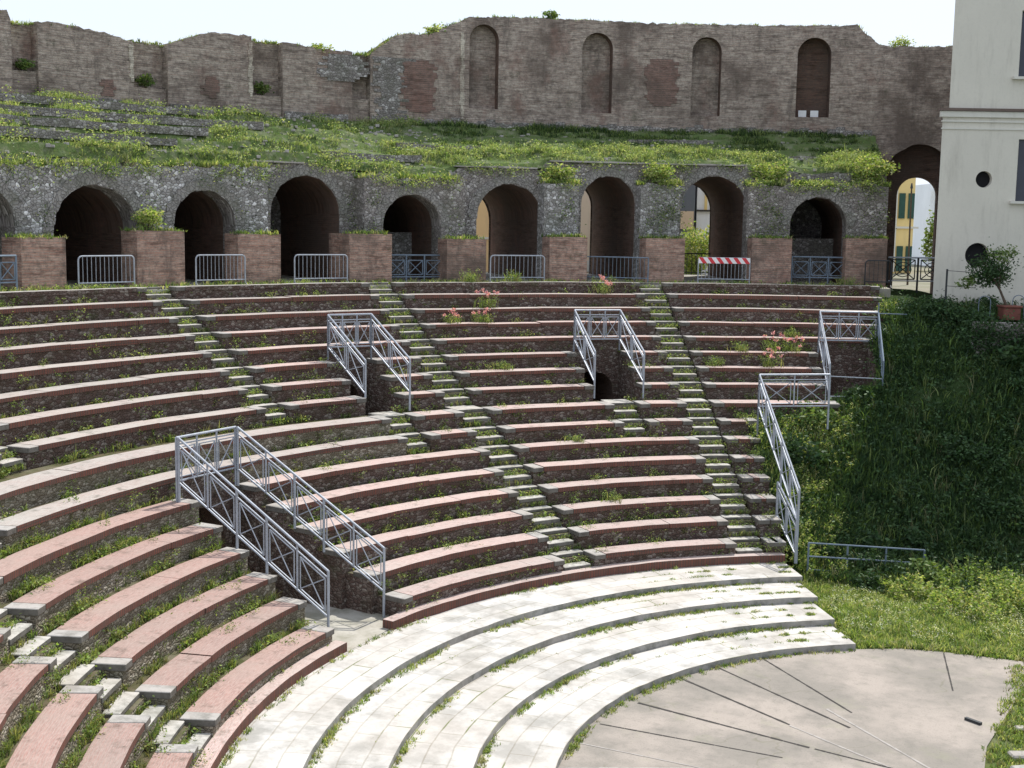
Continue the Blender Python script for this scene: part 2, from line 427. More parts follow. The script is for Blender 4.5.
def st2(k): 
    r = -54.5
    return (r - dg(.92, RK[k]) * 1.0, r)
def st3(k):
    r = -33.2 if k <= 8 else -33.5 - (k - 9) * .085
    return (r - dg(.86, RK[k]), r)
def stA(k): 
    r = -109.6 - (k - 11) * .25
    return (r - dg(1.0, RK[k]), r)
RIGHT = {1: -16.5, 2: -16.5, 3: -16.5, 4: -17.2, 5: -17.9, 6: -22.6, 7: -22.6, 8: -22.7, 9: -22.1, 10: -30.1, 11: -30.5, 12: -30.8, 13: -31.0, 14: -31.1, 15: -31.5, 16: -32.0}
LAB = {
 'far_left': 'left of the edge stair',
 'left': 'between edge stair and upper left stair',
 'ul_mid': 'between upper left stair and middle stair',
 'ul_mid_a': 'between upper left stair and left railed pit',
 'ul_mid_b': 'between left railed pit and middle stair',
 'mid_right': 'between middle stair and right stair',
 'mid_right_a': 'between middle stair and central railed pit',
 'mid_right_b': 'between central railed pit and right stair',
 'right': 'right of the right stair',
 'long_left': 'passing above the big stairwell',
 'short_a': 'between left short flight and middle stair',
 'short_b': 'between middle stair and central short flight',
 'short_c': 'between central short flight and right stair',
 'low_left': 'left of the big stairwell',
 'low_corner': 'left of the corner stair',
 'low_mid': 'between big stairwell and middle stair',
 'low_right': 'between middle stair and right stair',
}
def segs(k):
    r = RK[k] + .35
    S = []
    if k <= 8:
        s2, s3 = st2(k), st3(k)
        S.append(('far_left', -100, -96.2, 0, 1)); S.append(('left', -94.0, -73.3, 1, 1))
        if k <= 5: S.append(('ul_mid', -71.2, s2[0], 1, 1)); S.append(('mid_right', s2[1], s3[0], 1, 1))
        else:
            S += [('ul_mid_a', -71.2, -64.25, 1, 1), ('ul_mid_b', -60.8, s2[0], 1, 1)]
            S += [('mid_right_a', s2[1], -43.35, 1, 1), ('mid_right_b', -39.0, s3[0], 1, 1)]
        S.append(('right', s3[1], RIGHT[k], 1, 1))
    elif k <= 10:
        s2, s3 = st2(k), st3(k)
        a = -103.9
        S.append(('far_left', -112, a - 2.8, 0, 1))
        S.append(('long_left', a, -64.2, 1, 1))
        S.append(('short_a', -61.9, s2[0], 1, 1)); S.append(('short_b', s2[1], -42.85, 1, 1))
        S.append(('short_c', -40.4, s3[0], 1, 1)); S.append(('right', s3[1], RIGHT[k], 1, 1))
    else:
        s2, s3, sa = st2(k), st3(k), stA(k)
        S.append(('low_corner', -132, sa[0], 0, 1))
        S.append(('low_left', sa[1], -(90 - degrees(asin({11: .78, 12: .55, 13: .43, 14: .33, 15: .28, 16: .1}[k] / r))), 1, 1))
        S.append(('low_mid', -(90 - degrees(asin(2.6 / r))), s2[0], 1, 1))
        S.append(('low_right', s2[1], s3[0], 1, 1)); S.append(('right', s3[1], RIGHT[k], 1, 1))
    return S

SEG = {k: segs(k) for k in RK if 1 <= k <= 16}
for k in range(1, 17):
    r, z = RK[k], ZK[k]
    rb = RK[k - 1]
    ST = .60 if k != 1 else .42
    if k == 9: ST = .72
    if k in (1, 2, 3, 4, 5): zb = z - .70
    elif k <= 8: zb = 2.5
    elif k <= 10: zb = z - .70
    else: zb = .5
    for nm, a, b, ea, eb in SEG[k]:
        zbb = zb
        if nm == 'right': zbb = min(zb, max(.3, z - 2.6))
        tier = 'brick-topped bench, ' + ORD[k] + (' row, ' if k == 1 else ' row down, ') + LAB[nm]
        g = 'curved brick-topped bench rows ' + LAB[nm]
        c = P(r, (a + b) / 2, z - .42)
        t = thing('bench_row', tier, 'bench', c, 'curved bench rows of the theatre')
        sd = k * 7 + len(nm)
        bd = Geo(); bd.ring(a + dg(.015, r) , b - dg(.015, r), r + .045, rb + .045, zbb, z - .06, 1.0, .012, 0, 1, sd)
        bd.build('rubble_base', [M['soil'], M['riser_lit'] if nm in ('low_left', 'low_corner', 'long_left') else M['riser']], t)  # left risers: sun-facing brightness painted in with the lighter rubble
        ca = dg(.32, r) if ea else 0; cb = dg(.32, r) if eb else 0
        th = .11
        sl = Geo()
        q0 = a + ca
        while q0 < b - cb - .01:
            q1 = min(b - cb, q0 + degrees(random.uniform(1.4, 4.5) / r))
            if b - cb - q1 < dg(.6, r): q1 = b - cb
            dr, dz = random.gauss(0, .008), random.gauss(0, .006)
            sl.ring(q0, q1 - dg(random.uniform(.002, .02), r), r + dr, r + ST, z - th + random.gauss(0, .012), z + dz, .8, .014, 0, 1, sd)
            q0 = q1
        sl.build('brick_seat', [M['tread_near'] if nm in ('low_left', 'low_corner') else (M['tread_grey'] if nm in ('left', 'far_left', 'long_left') or k < 4 else M['tread']), M['lip']] if k != 1 else [M['capstone'], M['riser']], t)
        if ea:
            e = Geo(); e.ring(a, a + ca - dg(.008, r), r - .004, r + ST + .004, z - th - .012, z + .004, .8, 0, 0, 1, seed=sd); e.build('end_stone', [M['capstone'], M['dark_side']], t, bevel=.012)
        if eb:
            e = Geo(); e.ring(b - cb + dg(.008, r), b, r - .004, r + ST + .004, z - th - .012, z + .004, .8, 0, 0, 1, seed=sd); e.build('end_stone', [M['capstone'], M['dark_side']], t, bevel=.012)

# foot course
for a, b, lab in ((-132, -89.2, 'low brick foot course along the paving left of the big stairwell'), (-82.3, -32.4, 'low brick foot course along the paving right of the big stairwell')):
    g = Geo(); g.ring(a, b, RK[17], 13.93, .4, ZK[17] + .0, .8, .012, 0, 1)
    tag(g.build('foot_course', [M['tread'], M['lip']]), lab, 'kerb')

# stairs
def flight(label, rows, edges, grp='radial stone stairs through the seating'):
    k0 = rows[len(rows) // 2]
    t = thing('stair_flight', label, 'stairs', P(RK[k0], edges(k0)[0], ZK[k0]), grp)
    for k in rows:
        a, b = edges(k); r, z, rb = RK[k], ZK[k], RK[k - 1]
        i = dg(.03, r)
        wd = [a + i, b - i]
        g = Geo(); g.ring(a + i + dg(random.uniform(0, .04), r), b - i, r + .50, rb + .02, z - .10, z + .003 - random.uniform(0, .02), 1, 0, 0, 1, seed=k)
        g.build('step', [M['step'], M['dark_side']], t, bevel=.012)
        g = Geo(); g.ring(a + i, b - i - dg(random.uniform(0, .1), r), r + .04 + random.uniform(-.02, .02), r + .34, z - .31, z - .205, 1, 0, 0, 1, seed=k + 3)
        g.build('step', [M['step'], M['dark_side']], t, bevel=.012)
        g = Geo(); g.ring(a + .01, b - .01, r + .42, rb + .06, z - .7, z - .10, 1, 0, 0, 1); g.ring(a + .01, b - .01, r + .06, r + .418, z - .7, z - .31, 1, 0, 0, 1)
        g.build('rubble_bed', [M['soil'], M['riser_lit']], t)
flight('steep stone stair beside the left picture edge in the upper tier', range(1, 9), lambda k: (-96.2, -94.0))
flight('upper left stone stair between long curved benches ending above the big railed stairwell', range(1, 9), lambda k: (-73.3, -71.2))
flight('middle stone stair with weeds running from walkway to paving', range(1, 17), st2)
flight('right stone stair with green weeds running from walkway to paving', range(1, 17), st3)
flight('paved stair with pale slabs in the bottom left corner', range(11, 17), stA)
flight('short two-row flight below the left railed entry', (9, 10), lambda k: (-64.2, -61.9))
flight('short two-row flight below the central railed entry', (9, 10), lambda k: (-42.85, -40.4))
flight('short two-row flight cut by the left picture edge', (9, 10), lambda k: (-106.7, -103.9))

# marble steps of honour
endp = [-34.0, -33.6, -33.0, -32.5]
mlab = ['lowest wide marble step bordering the orchestra floor', 'second wide marble step above the orchestra', 'third wide marble step above the orchestra', 'highest wide marble step at the foot of the brick benches']
for i in range(4):
    r1 = MR[i + 1] + .03 if i < 3 else 13.72
    g = Geo(); g.ring(-140, endp[i], MR[i], r1, MZ[i] - .35, MZ[i], .8, .012, 0, 1, i)
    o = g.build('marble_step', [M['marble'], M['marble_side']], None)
    tag(o, mlab[i], 'step', 'wide curved marble steps')
g = Geo()
g.poly([(-19.6, .2, .562), (-13.62, .2, .562), (-13.62, 2.75, .562), (-19.6, 2.75, .562)], None)
tag(g.build('stairwell_floor', M['path']), kind='structure')

# ------------------------------------------------------------------ wall strip with arches
def strip(g, a0, a1, r, z0, ztop, ops=(), mat=0, rmat=0, step=.5, thick=None, topmat=None, cap=2):
    ph = set(np.round(np.arange(a0, a1, step), 4).tolist()) | {a1}
    for o in ops:
        for i in range(15):
            ph.add(round(o['c'] - o['hw'] * cos(pi * i / 14), 4))
        ph = {q for q in ph}
    ph = sorted(q for q in ph if a0 - 1e-6 <= q <= a1 + 1e-6)
    zt = ztop if callable(ztop) else (lambda p: ztop)
    def arch(o, p):
        x = max(-1, min(1, (p - o['c']) / o['hw']))
        q = sqrt(max(0, 1 - x * x))
        return o['zs'] + (o['zc'] - o['zs']) * q + (.07 * q * noise.noise(Vector((p * 1.9, o['c'], 1))) if o['hw'] > 1.5 else 0)
    def back(o, q):
        a = radians(o['c']); return (q[0] + sin(a) * o['d'], q[1] + cos(a) * o['d'], q[2])
    for p, q in zip(ph[:-1], ph[1:]):
        if q - p < 1e-5: continue
        m = (p + q) / 2; op = None
        for o in ops:
            if o['c'] - o['hw'] < m < o['c'] + o['hw']: op = o
        up, uq = radians(p) * r, radians(q) * r
        if not op:
            g.poly([P(r, p, z0), P(r, q, z0), P(r, q, zt(q)), P(r, p, zt(p))], [(up, z0), (uq, z0), (uq, zt(q)), (up, zt(p))], mat)
        else:
            zp, zq = arch(op, p), arch(op, q)
            g.poly([P(r, p, zp), P(r, q, zq), P(r, q, zt(q)), P(r, p, zt(p))], [(up, zp), (uq, zq), (uq, zt(q)), (up, zt(p))], mat)
            A, B = P(r, p, zp), P(r, q, zq)
            g.poly([A, back(op, A), back(op, B), B], [(up, 0), (up, op['d']), (uq, op['d']), (uq, 0)], rmat)
            if op['zb'] > z0 + 1e-3:
                g.poly([P(r, p, z0), P(r, q, z0), P(r, q, op['zb']), P(r, p, op['zb'])], [(up, z0), (uq, z0), (uq, op['zb']), (up, op['zb'])], mat)
                A, B = P(r, p, op['zb']), P(r, q, op['zb'])
                g.poly([A, B, back(op, B), back(op, A)], None, rmat)
            if op.get('closed'):
                A, B = back(op, P(r, p, op['zb'])), back(op, P(r, q, op['zb']))
                A2, B2 = back(op, P(r, p, zp)), back(op, P(r, q, zq))
                g.poly([A, B, B2, A2], [(up, A[2]), (uq, A[2]), (uq, B2[2]), (up, A2[2])], op.get('cm', rmat))
        if thick:
            g.poly([P(r, p, zt(p)), P(r, q, zt(q)), P(r + thick, q, zt(q)), P(r + thick, p, zt(p))], [(up, 0), (uq, 0), (uq, thick), (up, thick)], mat if topmat is None else topmat)
            if not op or op['d'] < thick - .01:
                g.poly([P(r + thick, q, z0), P(r + thick, p, z0), P(r + thick, p, zt(p)), P(r + thick, q, zt(q))], [(uq, z0), (up, z0), (up, zt(p)), (uq, zt(q))], mat)
    for o in ops:
        for s in (-1, 1):
            e = o['c'] + s * o['hw']
            if e < a0 - 1e-6 or e > a1 + 1e-6: continue
            A = P(r, e, o['zb']); B = P(r, e, o['zs'])
            g.poly([A, back(o, A), back(o, B), B], [(0, A[2]), (o['d'], A[2]), (o['d'], B[2]), (0, B[2])], rmat)
    if thick:
        for e in (a0, a1):
            g.poly([P(r, e, z0), P(r + thick, e, z0), P(r + thick, e, zt(e)), P(r, e, zt(e))], [(0, z0), (thick, z0), (thick, zt(e)), (0, zt(e))], mat)

def prof(tbl, jit=0, sd=0, freq=2.0):
    xs = [t[0] for t in tbl]; zs = [t[1] for t in tbl]
    def f(p):
        z = float(np.interp(p, xs, zs))
        if jit: z += jit * (noise.noise(Vector((p * freq, sd, .3))) + .5 * noise.noise(Vector((p * freq * 3.1, sd, 1.3))))
        return z
    return f

ZW = 7.18
A = {  # centre, half width, crown
 0: (-80.9, 2.3, 10.1), 1: (-73.4, 2.8, 10.18), 2: (-66.05, 2.15, 10.13), 3: (-58.2, 2.45, 10.72), 4: (-51.05, 2.15, 10.17),
 5: (-43.2, 2.45, 10.65), 6: (-35.85, 2.0, 11.03), 7: (-28.0, 2.4, 11.12), 8: (-20.55, 2.05, 10.38)}
def aop(i, d, closed, r, cm=2):
    c, hw, zc = A[i]; rad = radians(hw) * r
    return dict(c=c, hw=hw, zb=ZW - .25, zs=zc - rad * (1.0 if i != 6 else 1.0), zc=zc, d=d, closed=closed, cm=cm)
arc = thing('arcade', 'ruined rubble arcade of round arches behind the top walkway', 'arcade', P(29.3, -48, ZW))
mtop = prof([(-84, 10.9), (-62.2, 10.93), (-62, 11.12), (-57.5, 11.12), (-56, 10.95), (-54.6, 10.9), (-47.6, 10.9), (-47.4, 11.18), (-41, 11.22), (-40.4, 11.5), (-25.6, 11.5), (-25.4, 11.3), (-15.6, 11.25)], .11, 1)
g = Geo()
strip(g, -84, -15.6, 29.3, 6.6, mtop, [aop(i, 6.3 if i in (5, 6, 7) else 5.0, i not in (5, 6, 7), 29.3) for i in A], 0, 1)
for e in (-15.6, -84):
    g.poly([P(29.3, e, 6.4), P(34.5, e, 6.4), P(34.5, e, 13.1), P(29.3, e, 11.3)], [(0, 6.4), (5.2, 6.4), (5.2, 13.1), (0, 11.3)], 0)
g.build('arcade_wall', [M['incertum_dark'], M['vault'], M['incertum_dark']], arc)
# projecting fronts
def front(a0, a1, tbl, arches, name='projecting_front', sd=3, mat='incertum', r=28.5):
    g = Geo()
    tp = prof(tbl, .16, sd, 1.5)
    strip(g, a0, a1, r, ZW - .2, tp, [aop(i, .82, False, r) for i in arches], 0, 1, thick=.79, topmat=2)
    g.build(name, [M[mat], M['incertum_dark'], M['soil']], arc)
front(-84, -61.6, [(-84, 10.6), (-79.4, 10.62), (-70, 10.85), (-61.5, 10.95)], (0, 1, 2), sd=3)
front(-54.6, -47.1, [(-54.6, 10.72), (-47.1, 10.74)], (4,), sd=5, mat='incertum_dark')
front(-41.1, -38.5, [(-41.1, 10.72), (-38.4, 10.74)], (), sd=6)
front(-33.8, -30.85, [(-33.8, 10.76), (-30.8, 10.76)], (), sd=7, mat='incertum')
front(-25.8, -15.6, [(-25.8, 10.8), (-15.6, 10.86)], (8,), sd=8, mat='incertum_dark')
# arch ring stones, proud of the wall
for i, (c, hw, zc) in A.items():
    r = 28.5 if i in (0, 1, 2, 4, 8) else 29.3
    rad = radians(hw) * r; zs = zc - rad
    g = Geo(); n = 22
    for j in range(n):
        t0, t1 = pi * j / n, pi * (j + 1) / n
        q = []
        e0 = random.uniform(-.015, .05)
        for t, e in ((t0, e0), (t1, e0), (t1, .26 + .14 * random.random()), (t0, .26 + .14 * random.random())):
            R_ = rad + e
            q.append((r - .035, c + degrees(R_ * cos(t) / r), zs + R_ * sin(t)))
        g.poly([P(*x) for x in q], [(t0 * rad, 0), (t1 * rad, 0), (t1 * rad, .35), (t0 * rad, .35)], 0)
        g.poly([P(*q[3]), P(*q[2]), P(r + .01, q[2][1], q[2][2]), P(r + .01, q[3][1], q[3][2])], None, 0)
        g.poly([P(*q[1]), P(*q[0]), P(r + .01, q[0][1], q[0][2]), P(r + .01, q[1][1], q[1][2])], None, 0)
    g.build('arch_ring', M['voussoir'], arc)
# half-height cross walls inside two closed arches
for i, nm in ((4, 'left'), (8, 'right')):
    c, hw, zc = A[i]
    g = Geo(); g.ring(c - hw * .98, c + hw * .98, 31.3, 31.7, 6.6, 8.85, 1)
    g.build('cross_wall', M['incertum'] if i == 4 else M['incertum_dark'], arc)
# copings
for a, b, r, z, in ((-40.3, -25.9, 29.2, 11.5), (-62.0, -58.3, 29.2, 11.12), (-47.3, -41.2, 29.2, 11.22)):
    g = Geo(); g.ring(a, b, r, r + .5, z, z + .06, .6, .05, 0, 0, 5); g.build('coping', M['capstone'], arc)
# brick piers
BL = [(-79.5, -76.6, 8.64), (-71.8, -68.5, 8.86), (-64.7, -61.6, 8.78), (-56.5, -53.3, 8.82), (-49.1, -46.1, 8.69), (-41.2, -38.3, 8.80), (-33.8, -30.8, 8.8), (-25.7, -22.7, 8.88), (-18.7, -15.7, 8.93)]
PL = ['beside the gate at the left picture edge', 'between the first two barriers, with a bush above it', 'between the second and third barriers', 'left of the blue-grey gate in the dark arch',
      'right of the blue-grey gate in the dark arch', 'between the rounded barrier and the slanted barrier', 'left of the striped barrier', 'right of the striped barrier', 'the last one, near the cream building']
for i, (a, b, z) in enumerate(BL):
    r1 = 28.49 if i in (0, 1, 2, 4, 5, 6, 7, 8) else 29.29
    g = Geo(); g.ring(a, b, 27.6, r1, 6.9, z, .6, .02, 1, 0, i)
    tag(g.build('brick_pier', [M['pier'], M['soil']]), 'low red brick pier ' + PL[i], 'pier', 'low brick piers in front of the arcade')

# ------------------------------------------------------------------ terrace behind arcade top
def terr(r, p):
    t = (r - 29.3) / 5.2
    z0 = mtop(p) - .02; z1 = 13.05
    lin = z0 + (z1 - z0) * t
    n = 5; s = t * n; f = s - math.floor(s)
    stp = z0 + (z1 - z0) * (math.floor(s) + min(1, f * 6 if f < .17 else 1)) / n
    w = float(np.interp(p, [-90, -60, -52, -20], [1, .95, .45, .5]))
    return lin * (1 - w) + min(stp, z1) * w + .10 * noise.noise(Vector((r * .9, p * .6, .7)))
g = Geo()
pa = np.arange(-84, -15.5, .8); pa[-1] = -15.6; ra = np.arange(29.3, 34.71, .18)
Z = {(i, j): terr(r, p) for i, p in enumerate(pa) for j, r in enumerate(ra)}
for i in range(len(pa) - 1):
    for j in range(len(ra) - 1):
        q = [(i, j), (i + 1, j), (i + 1, j + 1), (i, j + 1)]
        g.poly([P(ra[b], pa[a], Z[a, b]) for a, b in q], [(radians(pa[a]) * 32, ra[b]) for a, b in q], 0)
tag(g.build('grassy_terrace', m_soil('terrace_soil', (.12, .14, .06), (.09, .14, .045), (.24, .24, .17), 6)), kind='structure')
for i, (t, a, b) in enumerate(((.2, -82, -66), (.4, -83, -63), (.6, -83, -58.5), (.8, -83, -61), (.99, -83, -66), (.4, -50, -43), (.6, -33, -27), (.3, -24.5, -18), (.2, -56, -49))):
    r = 29.3 + 5.2 * t
    z = terr(r + .2, (a + b) / 2)
    g = Geo(); g.ring(a, b, r, r + .3, z - .22, z + .03, .6, .07, 0, 0, i)
    lb = ['first grey stone kerb row above the left arches', 'second grey stone kerb row above the left arches', 'third grey stone kerb row on the grassy terrace at left', 'fourth grey stone kerb row on the grassy terrace at left', 'stone kerb row right below the left part of the tall wall',
          'broken kerb row above the arch with the ochre view', 'broken kerb row in the shaded grass below the wall niches', 'broken kerb row in the grass above the last closed arch', 'kerb row on the crest above the dark gated arch'][i]
    tag(g.build('stone_kerb', M['incertum_dark']), lb, 'kerb', 'ruined kerb rows on the grassy terrace')

# ------------------------------------------------------------------ tall outer wall
wall = thing('outer_wall', 'tall ruined brick wall with niches and broken top behind the terrace', 'wall', P(34.5, -45, 7))
wtop = prof([(-92, 15.6), (-72.45, 15.75), (-72.3, 15.45), (-70.8, 15.5), (-70, 15.58), (-67.2, 15.45), (-65.3, 15.25), (-65.2, 15.33), (-63.2, 15.33), (-63.1, 15.3), (-60.4, 15.85), (-57.8, 15.85), (-57.75, 15.8), (-55.8, 15.75), (-53, 15.6), (-50.6, 15.6), (-50, 15.62), (-48.4, 16.3), (-47.5, 16.5), (-46, 16.5), (-44.6, 16.9), (-43.3, 17.25), (-41, 17.35), (-35, 17.42), (-28, 17.38), (-17, 17.42), (-16.6, 17.2), (-15.6, 16.7), (-15.2, 16.6), (-6, 16.5)], .07, 2, 3.0)
g = Geo()
strip(g, -92, -50.0, 35.0, 6.9, wtop, (), 0, 0, .3, thick=.9, topmat=1)
N_ = [(-42.3, 1.0, 17.02, .45), (-34.5, 1.05, 16.93, .5), (-27.0, 1.0, 16.9, .5), (-19.75, 1.12, 16.93, .75)]
ops = [dict(c=c, hw=h, zb=13.75, zs=zc - radians(h) * 34.5, zc=zc, d=d, closed=True, cm=2 if d > .6 else 0) for c, h, zc, d in N_]
ops2 = [dict(c=A[i][0], hw=A[i][1], zb=ZW - .25, zs=A[i][2] - .02 - radians(A[i][1]) * 29.3, zc=A[i][2] - .02, d=1.2, closed=False) for i in (5, 6, 7)]
strip(g, -50.0, -15.3, 34.5, 12.4, wtop, ops, 0, 2, .3, thick=1.3, topmat=1)
strip(g, -15.3, -6, 34.5, 6.4, wtop, [dict(c=-12.5, hw=2.15, zb=6.41, zs=11.42, zc=12.68, d=1.0, closed=False)], 0, 2, .3, thick=None)
strip(g, -15.3, -6, 35.5, 6.4, lambda p: 14.0, [dict(c=-12.42, hw=1.3, zb=6.41, zs=10.66, zc=11.42, d=.9, closed=False)], 2, 2, .3)
strip(g, -15.3, -6, 35.51, 13.9, wtop, (), 0, 0, .5, thick=.3)
g.build('brick_face', [M['wall'], M['soil'], M['vault']], wall)
g = Geo()
def shrink(o): 
    k = 29.3 / 35.75
    return dict(o, hw=o['hw'] * k, d=.05)
strip(g, -84, -15.3, 35.82, 6.4, 12.6, [shrink(o) for o in ops2], 0, 1, .5)
g.build('outer_face', [M['wall'], M['vault']], wall)
for a, b in ((-92, -72.3), (-70.8, -65.2), (-63.1, -57.8), (-55.8, -51.2)):
    g = Geo(); strip(g, a, b, 34.5, 12.3, lambda p: wtop(p) + .03, (), 0, 0, .3, thick=.55, topmat=1)
    g.build('buttress', [M['wall'], M['soil']], wall)
for a, b, z in ((-72.3, -70.8, 13.95), (-65.2, -63.1, 13.75), (-57.8, -55.8, 13.8), (-51.2, -50.0, 13.9)):
    g = Geo(); g.ring(a + .02, b - .02, 34.62, 34.99, 12.3, z, .5, .04, 1, 0); g.build('recess_ledge', [M['wall'], M['soil']], wall)
def jag(a0, a1, z0, z1, mat, nm='repair_patch', amp=.5, hc=.11):
    g = Geo(); z = z0; k = 0
    while z < z1:
        e = 1.0 - .45 * abs((z - z0) / (z1 - z0) * 2 - 1) ** 9
        m = (a0 + a1) / 2; w = (a1 - a0) / 2 * e
        p = m - w + random.uniform(-amp, amp) * .4; q = m + w + random.uniform(-amp, amp) * .4
        if z + hc > min(wtop(p), wtop(q), wtop((p + q) / 2)) - .02: break
        g.ring(p, q, 34.475 - .01 * random.random(), 34.6, z, z + hc, .5, 0, 0); z += hc; k += 1
    g.build(nm, M[mat], wall)
for a, b, z0, z1, m in ((-67.2, -66.4, 13.35, 13.8, 'red_brick'), (-60.9, -60.0, 13.55, 14.3, 'red_brick'), (-31.1, -29.0, 14.1, 15.95, 'red_brick'), (-47.9, -45.6, 13.5, 15.4, 'red_brick')):
    jag(a, b, z0, z1, m)
for a, b, z0, z1 in ((-53.2, -50.4, 14.5, 15.4), (-50, -46.6, 15.3, 16.2), (-49.6, -47.8, 13.2, 15.4)):
    jag(a, b, z0, z1, 'incertum_dark', 'rubble_core', 1.0)
for a, b in ((-91, -72.4), (-70.7, -65.3), (-63, -57.9), (-55.7, -51.3), (-49.9, -15.7)):
    g = Geo(); n = int((b - a) / .6)
    for i in range(n):
        g.ring(a + i * .6, a + i * .6 + .6, 34.44 - .03 * random.random(), 34.6, 12.3, 13.25 + .22 * noise.noise(Vector((a + i * .5, 0, 3))), .6, 0, 0)
    g.build('rubble_footing', M['incertum_dark'], wall)
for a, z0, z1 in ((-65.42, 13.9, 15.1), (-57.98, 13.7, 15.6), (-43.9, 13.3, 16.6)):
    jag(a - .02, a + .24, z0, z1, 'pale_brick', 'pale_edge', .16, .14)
for a, lb in ((-20.35, 'left one of two small white plates in the deepest wall niche'), (-19.55, 'right one of two small white plates in the deepest wall niche')):
    g = Geo(); c = P(34.75, a, 13.78); g.box(c, .32, .05, .26, (cos(radians(a)), -sin(radians(a)), 0)); 
    tag(g.build('sign_plate', M['white']), lb, 'sign')

# ------------------------------------------------------------------ walkway, grounds
g = Geo(); g.ring(-110, -15.6, RK[1] + .40, 36.0, 6.6, ZW, 2, 0, 0, 0)
tag(g.build('top_walkway', M['path']), kind='structure')
# ground outside the theatre at street level
g = Geo()
for i in range(24):
    a, b = -150 + i * 9, -150 + (i + 1) * 9
    for r0, r1 in ((35.6, 60), (60, 200), (200, 2500)):
        if a < -110: zz = 6.6
        g.poly([P(r0, a, 6.60), P(r0, b, 6.60), P(r1, b, 6.60), P(r1, a, 6.60)], None)
tag(g.build('street_ground', m_soil('street_earth', (.24, .22, .18), (.20, .20, .14), (.3, .28, .24), 1)), kind='structure')
g = Geo(); g.poly([(-36, -60, -.03), (60, -60, -.03), (60, 24, -.03), (-36, 24, -.03)], None)
tag(g.build('ground', m_soil('field_soil', (.12, .13, .05), (.08, .12, .035), (.2, .19, .12), 2)), kind='structure')

# orchestra floor
fl = Geo()
poly = [P(8.45, a, 0.0) for a in np.arange(-150, -33, 3)] + [(-4.63, 6.95, 0), (-3.77, 7.45, 0), (-2.94, 7.66, 0), (-1.23, 7.82, 0), (-1.08, 6.6, 0), (-1.25, 4.9, 0), (-1.36, 3.9, 0), (-1.52, 2.5, 0), (-1.46, 1.3, 0), (-1.2, -1.5, 0), (-1.0, -6, 0)]
fl.poly(poly, None)
orch = tag(fl.build('orchestra_floor', M['concrete']), kind='structure')
LINES = [((-7.88, 1.62), (-4.39, .96), .035, 'slot'), ((-8.25, -.74), (-5.2, -.79), .02, 'slot_lite'), ((-8.16, .27), (-4.72, .30), .022, 'slot'), ((-7.60, 3.36), (-4.96, 1.87), .035, 'slot'), ((-4.96, 1.84), (-2.6, .55), .028, 'slot_lite'),
         ((-7.05, 4.33), (-3.91, 2.24), .03, 'slot'), ((-6.3, 5.3), (-4.02, 3.03), .026, 'slot'), ((-8.1, -1.9), (-5.9, -.8), .02, 'slot_lite'),
         ((-4.5, 3.0), (-2.2, .9), .03, 'slot_lite'), ((-2.85, 7.55), (-2.4, 5.2), .02, 'slot'), ((-4.3, .95), (-2.9, .72), .028, 'slot')]
for (a, b, w, m) in LINES:
    d = Vector((b[0] - a[0], b[1] - a[1], 0)).normalized(); s = Vector((-d.y, d.x, 0)) * w * .85
    a = Vector((*a, .006)); b = Vector((*b, .006)); g = Geo()
    n = 14
    for i in range(n):
        if random.random() < .0: continue
        p, q = a.lerp(b, i / n), a.lerp(b, (i + .97) / n); k1, k2 = random.uniform(.6, 1.2), random.uniform(.6, 1.2)
        g.poly([p - s * k1, q - s * k2, q + s * k2, p + s * k1], None)
    g.build('floor_joint', M[m], orch)
g = Geo(); g.box((-1.86, 3.62, 0), .34, .07, .05, (1, -.55, 0)); tag(g.build('dark_offcut', M['dark_steel']), 'short dark bar lying near the right edge of the orchestra floor', 'bar')

# ------------------------------------------------------------------ bank on the right (thin plate surface)
cp = []
def C_(x, y, z): cp.append((x, y, z))
for x, y, z in ((-6.9, 11.9, .12), (-5.5, 12.4, .1), (-3.9, 13.2, .08), (-1.5, 12.9, .05), (3, 12, .05), (10, 12, .05), (25, 12, .05), (-6, 10, 0.03), (-3, 9.5, .0), (2, 9, .0), (12, 9, 0), (25, 8, 0)): C_(x, y, z)
for ph, rows in ((-30, ((14, .45), (15, 1.05), (16, 1.75), (17, 2.35), (18.2, 3.1), (19.4, 3.4))), (-25, ((14.3, .35), (15.2, .75), (16, 1.25), (17.2, 2.2), (18.6, 3.2), (19.6, 3.5), (21, 3.4))),
                 (-17.5, ((15, .25), (16.5, 1.2), (18, 2.5), (20, 4.0), (22, 5.4), (24, 6.3), (26, 6.8), (28.5, 6.95))), (-10, ((15, .2), (17, 1.4), (19, 3.1), (21, 4.8), (22.3, 5.6), (23, 6.2), (25, 6.45), (29, 6.5)))):
    for r, z in rows: C_(*P(r, ph, z))
for x in (2, 10, 25):
    for y, z in ((15, .2), (18, 1.8), (21, 4.6), (22.5, 5.7), (24, 6.4), (30, 6.45), (40, 6.4)): C_(x, y, z)
C_(-5, 36, 6.5); C_(-9, 31, 6.9)
cp = np.array(cp)
def U_(r2): return np.where(r2 > 0, r2 * np.log(r2 + 1e-12), 0)
D_ = ((cp[:, None, :2] - cp[None, :, :2]) ** 2).sum(-1); n_ = len(cp)
Am = np.zeros((n_ + 3, n_ + 3)); Am[:n_, :n_] = U_(D_) + np.eye(n_) * .3; Am[:n_, n_] = 1; Am[:n_, n_+1:] = cp[:, :2]; Am[n_, :n_] = 1; Am[n_+1:, :n_] = cp[:, :2].T
Wt = np.linalg.solve(Am, np.concatenate([cp[:, 2], np.zeros(3)]))
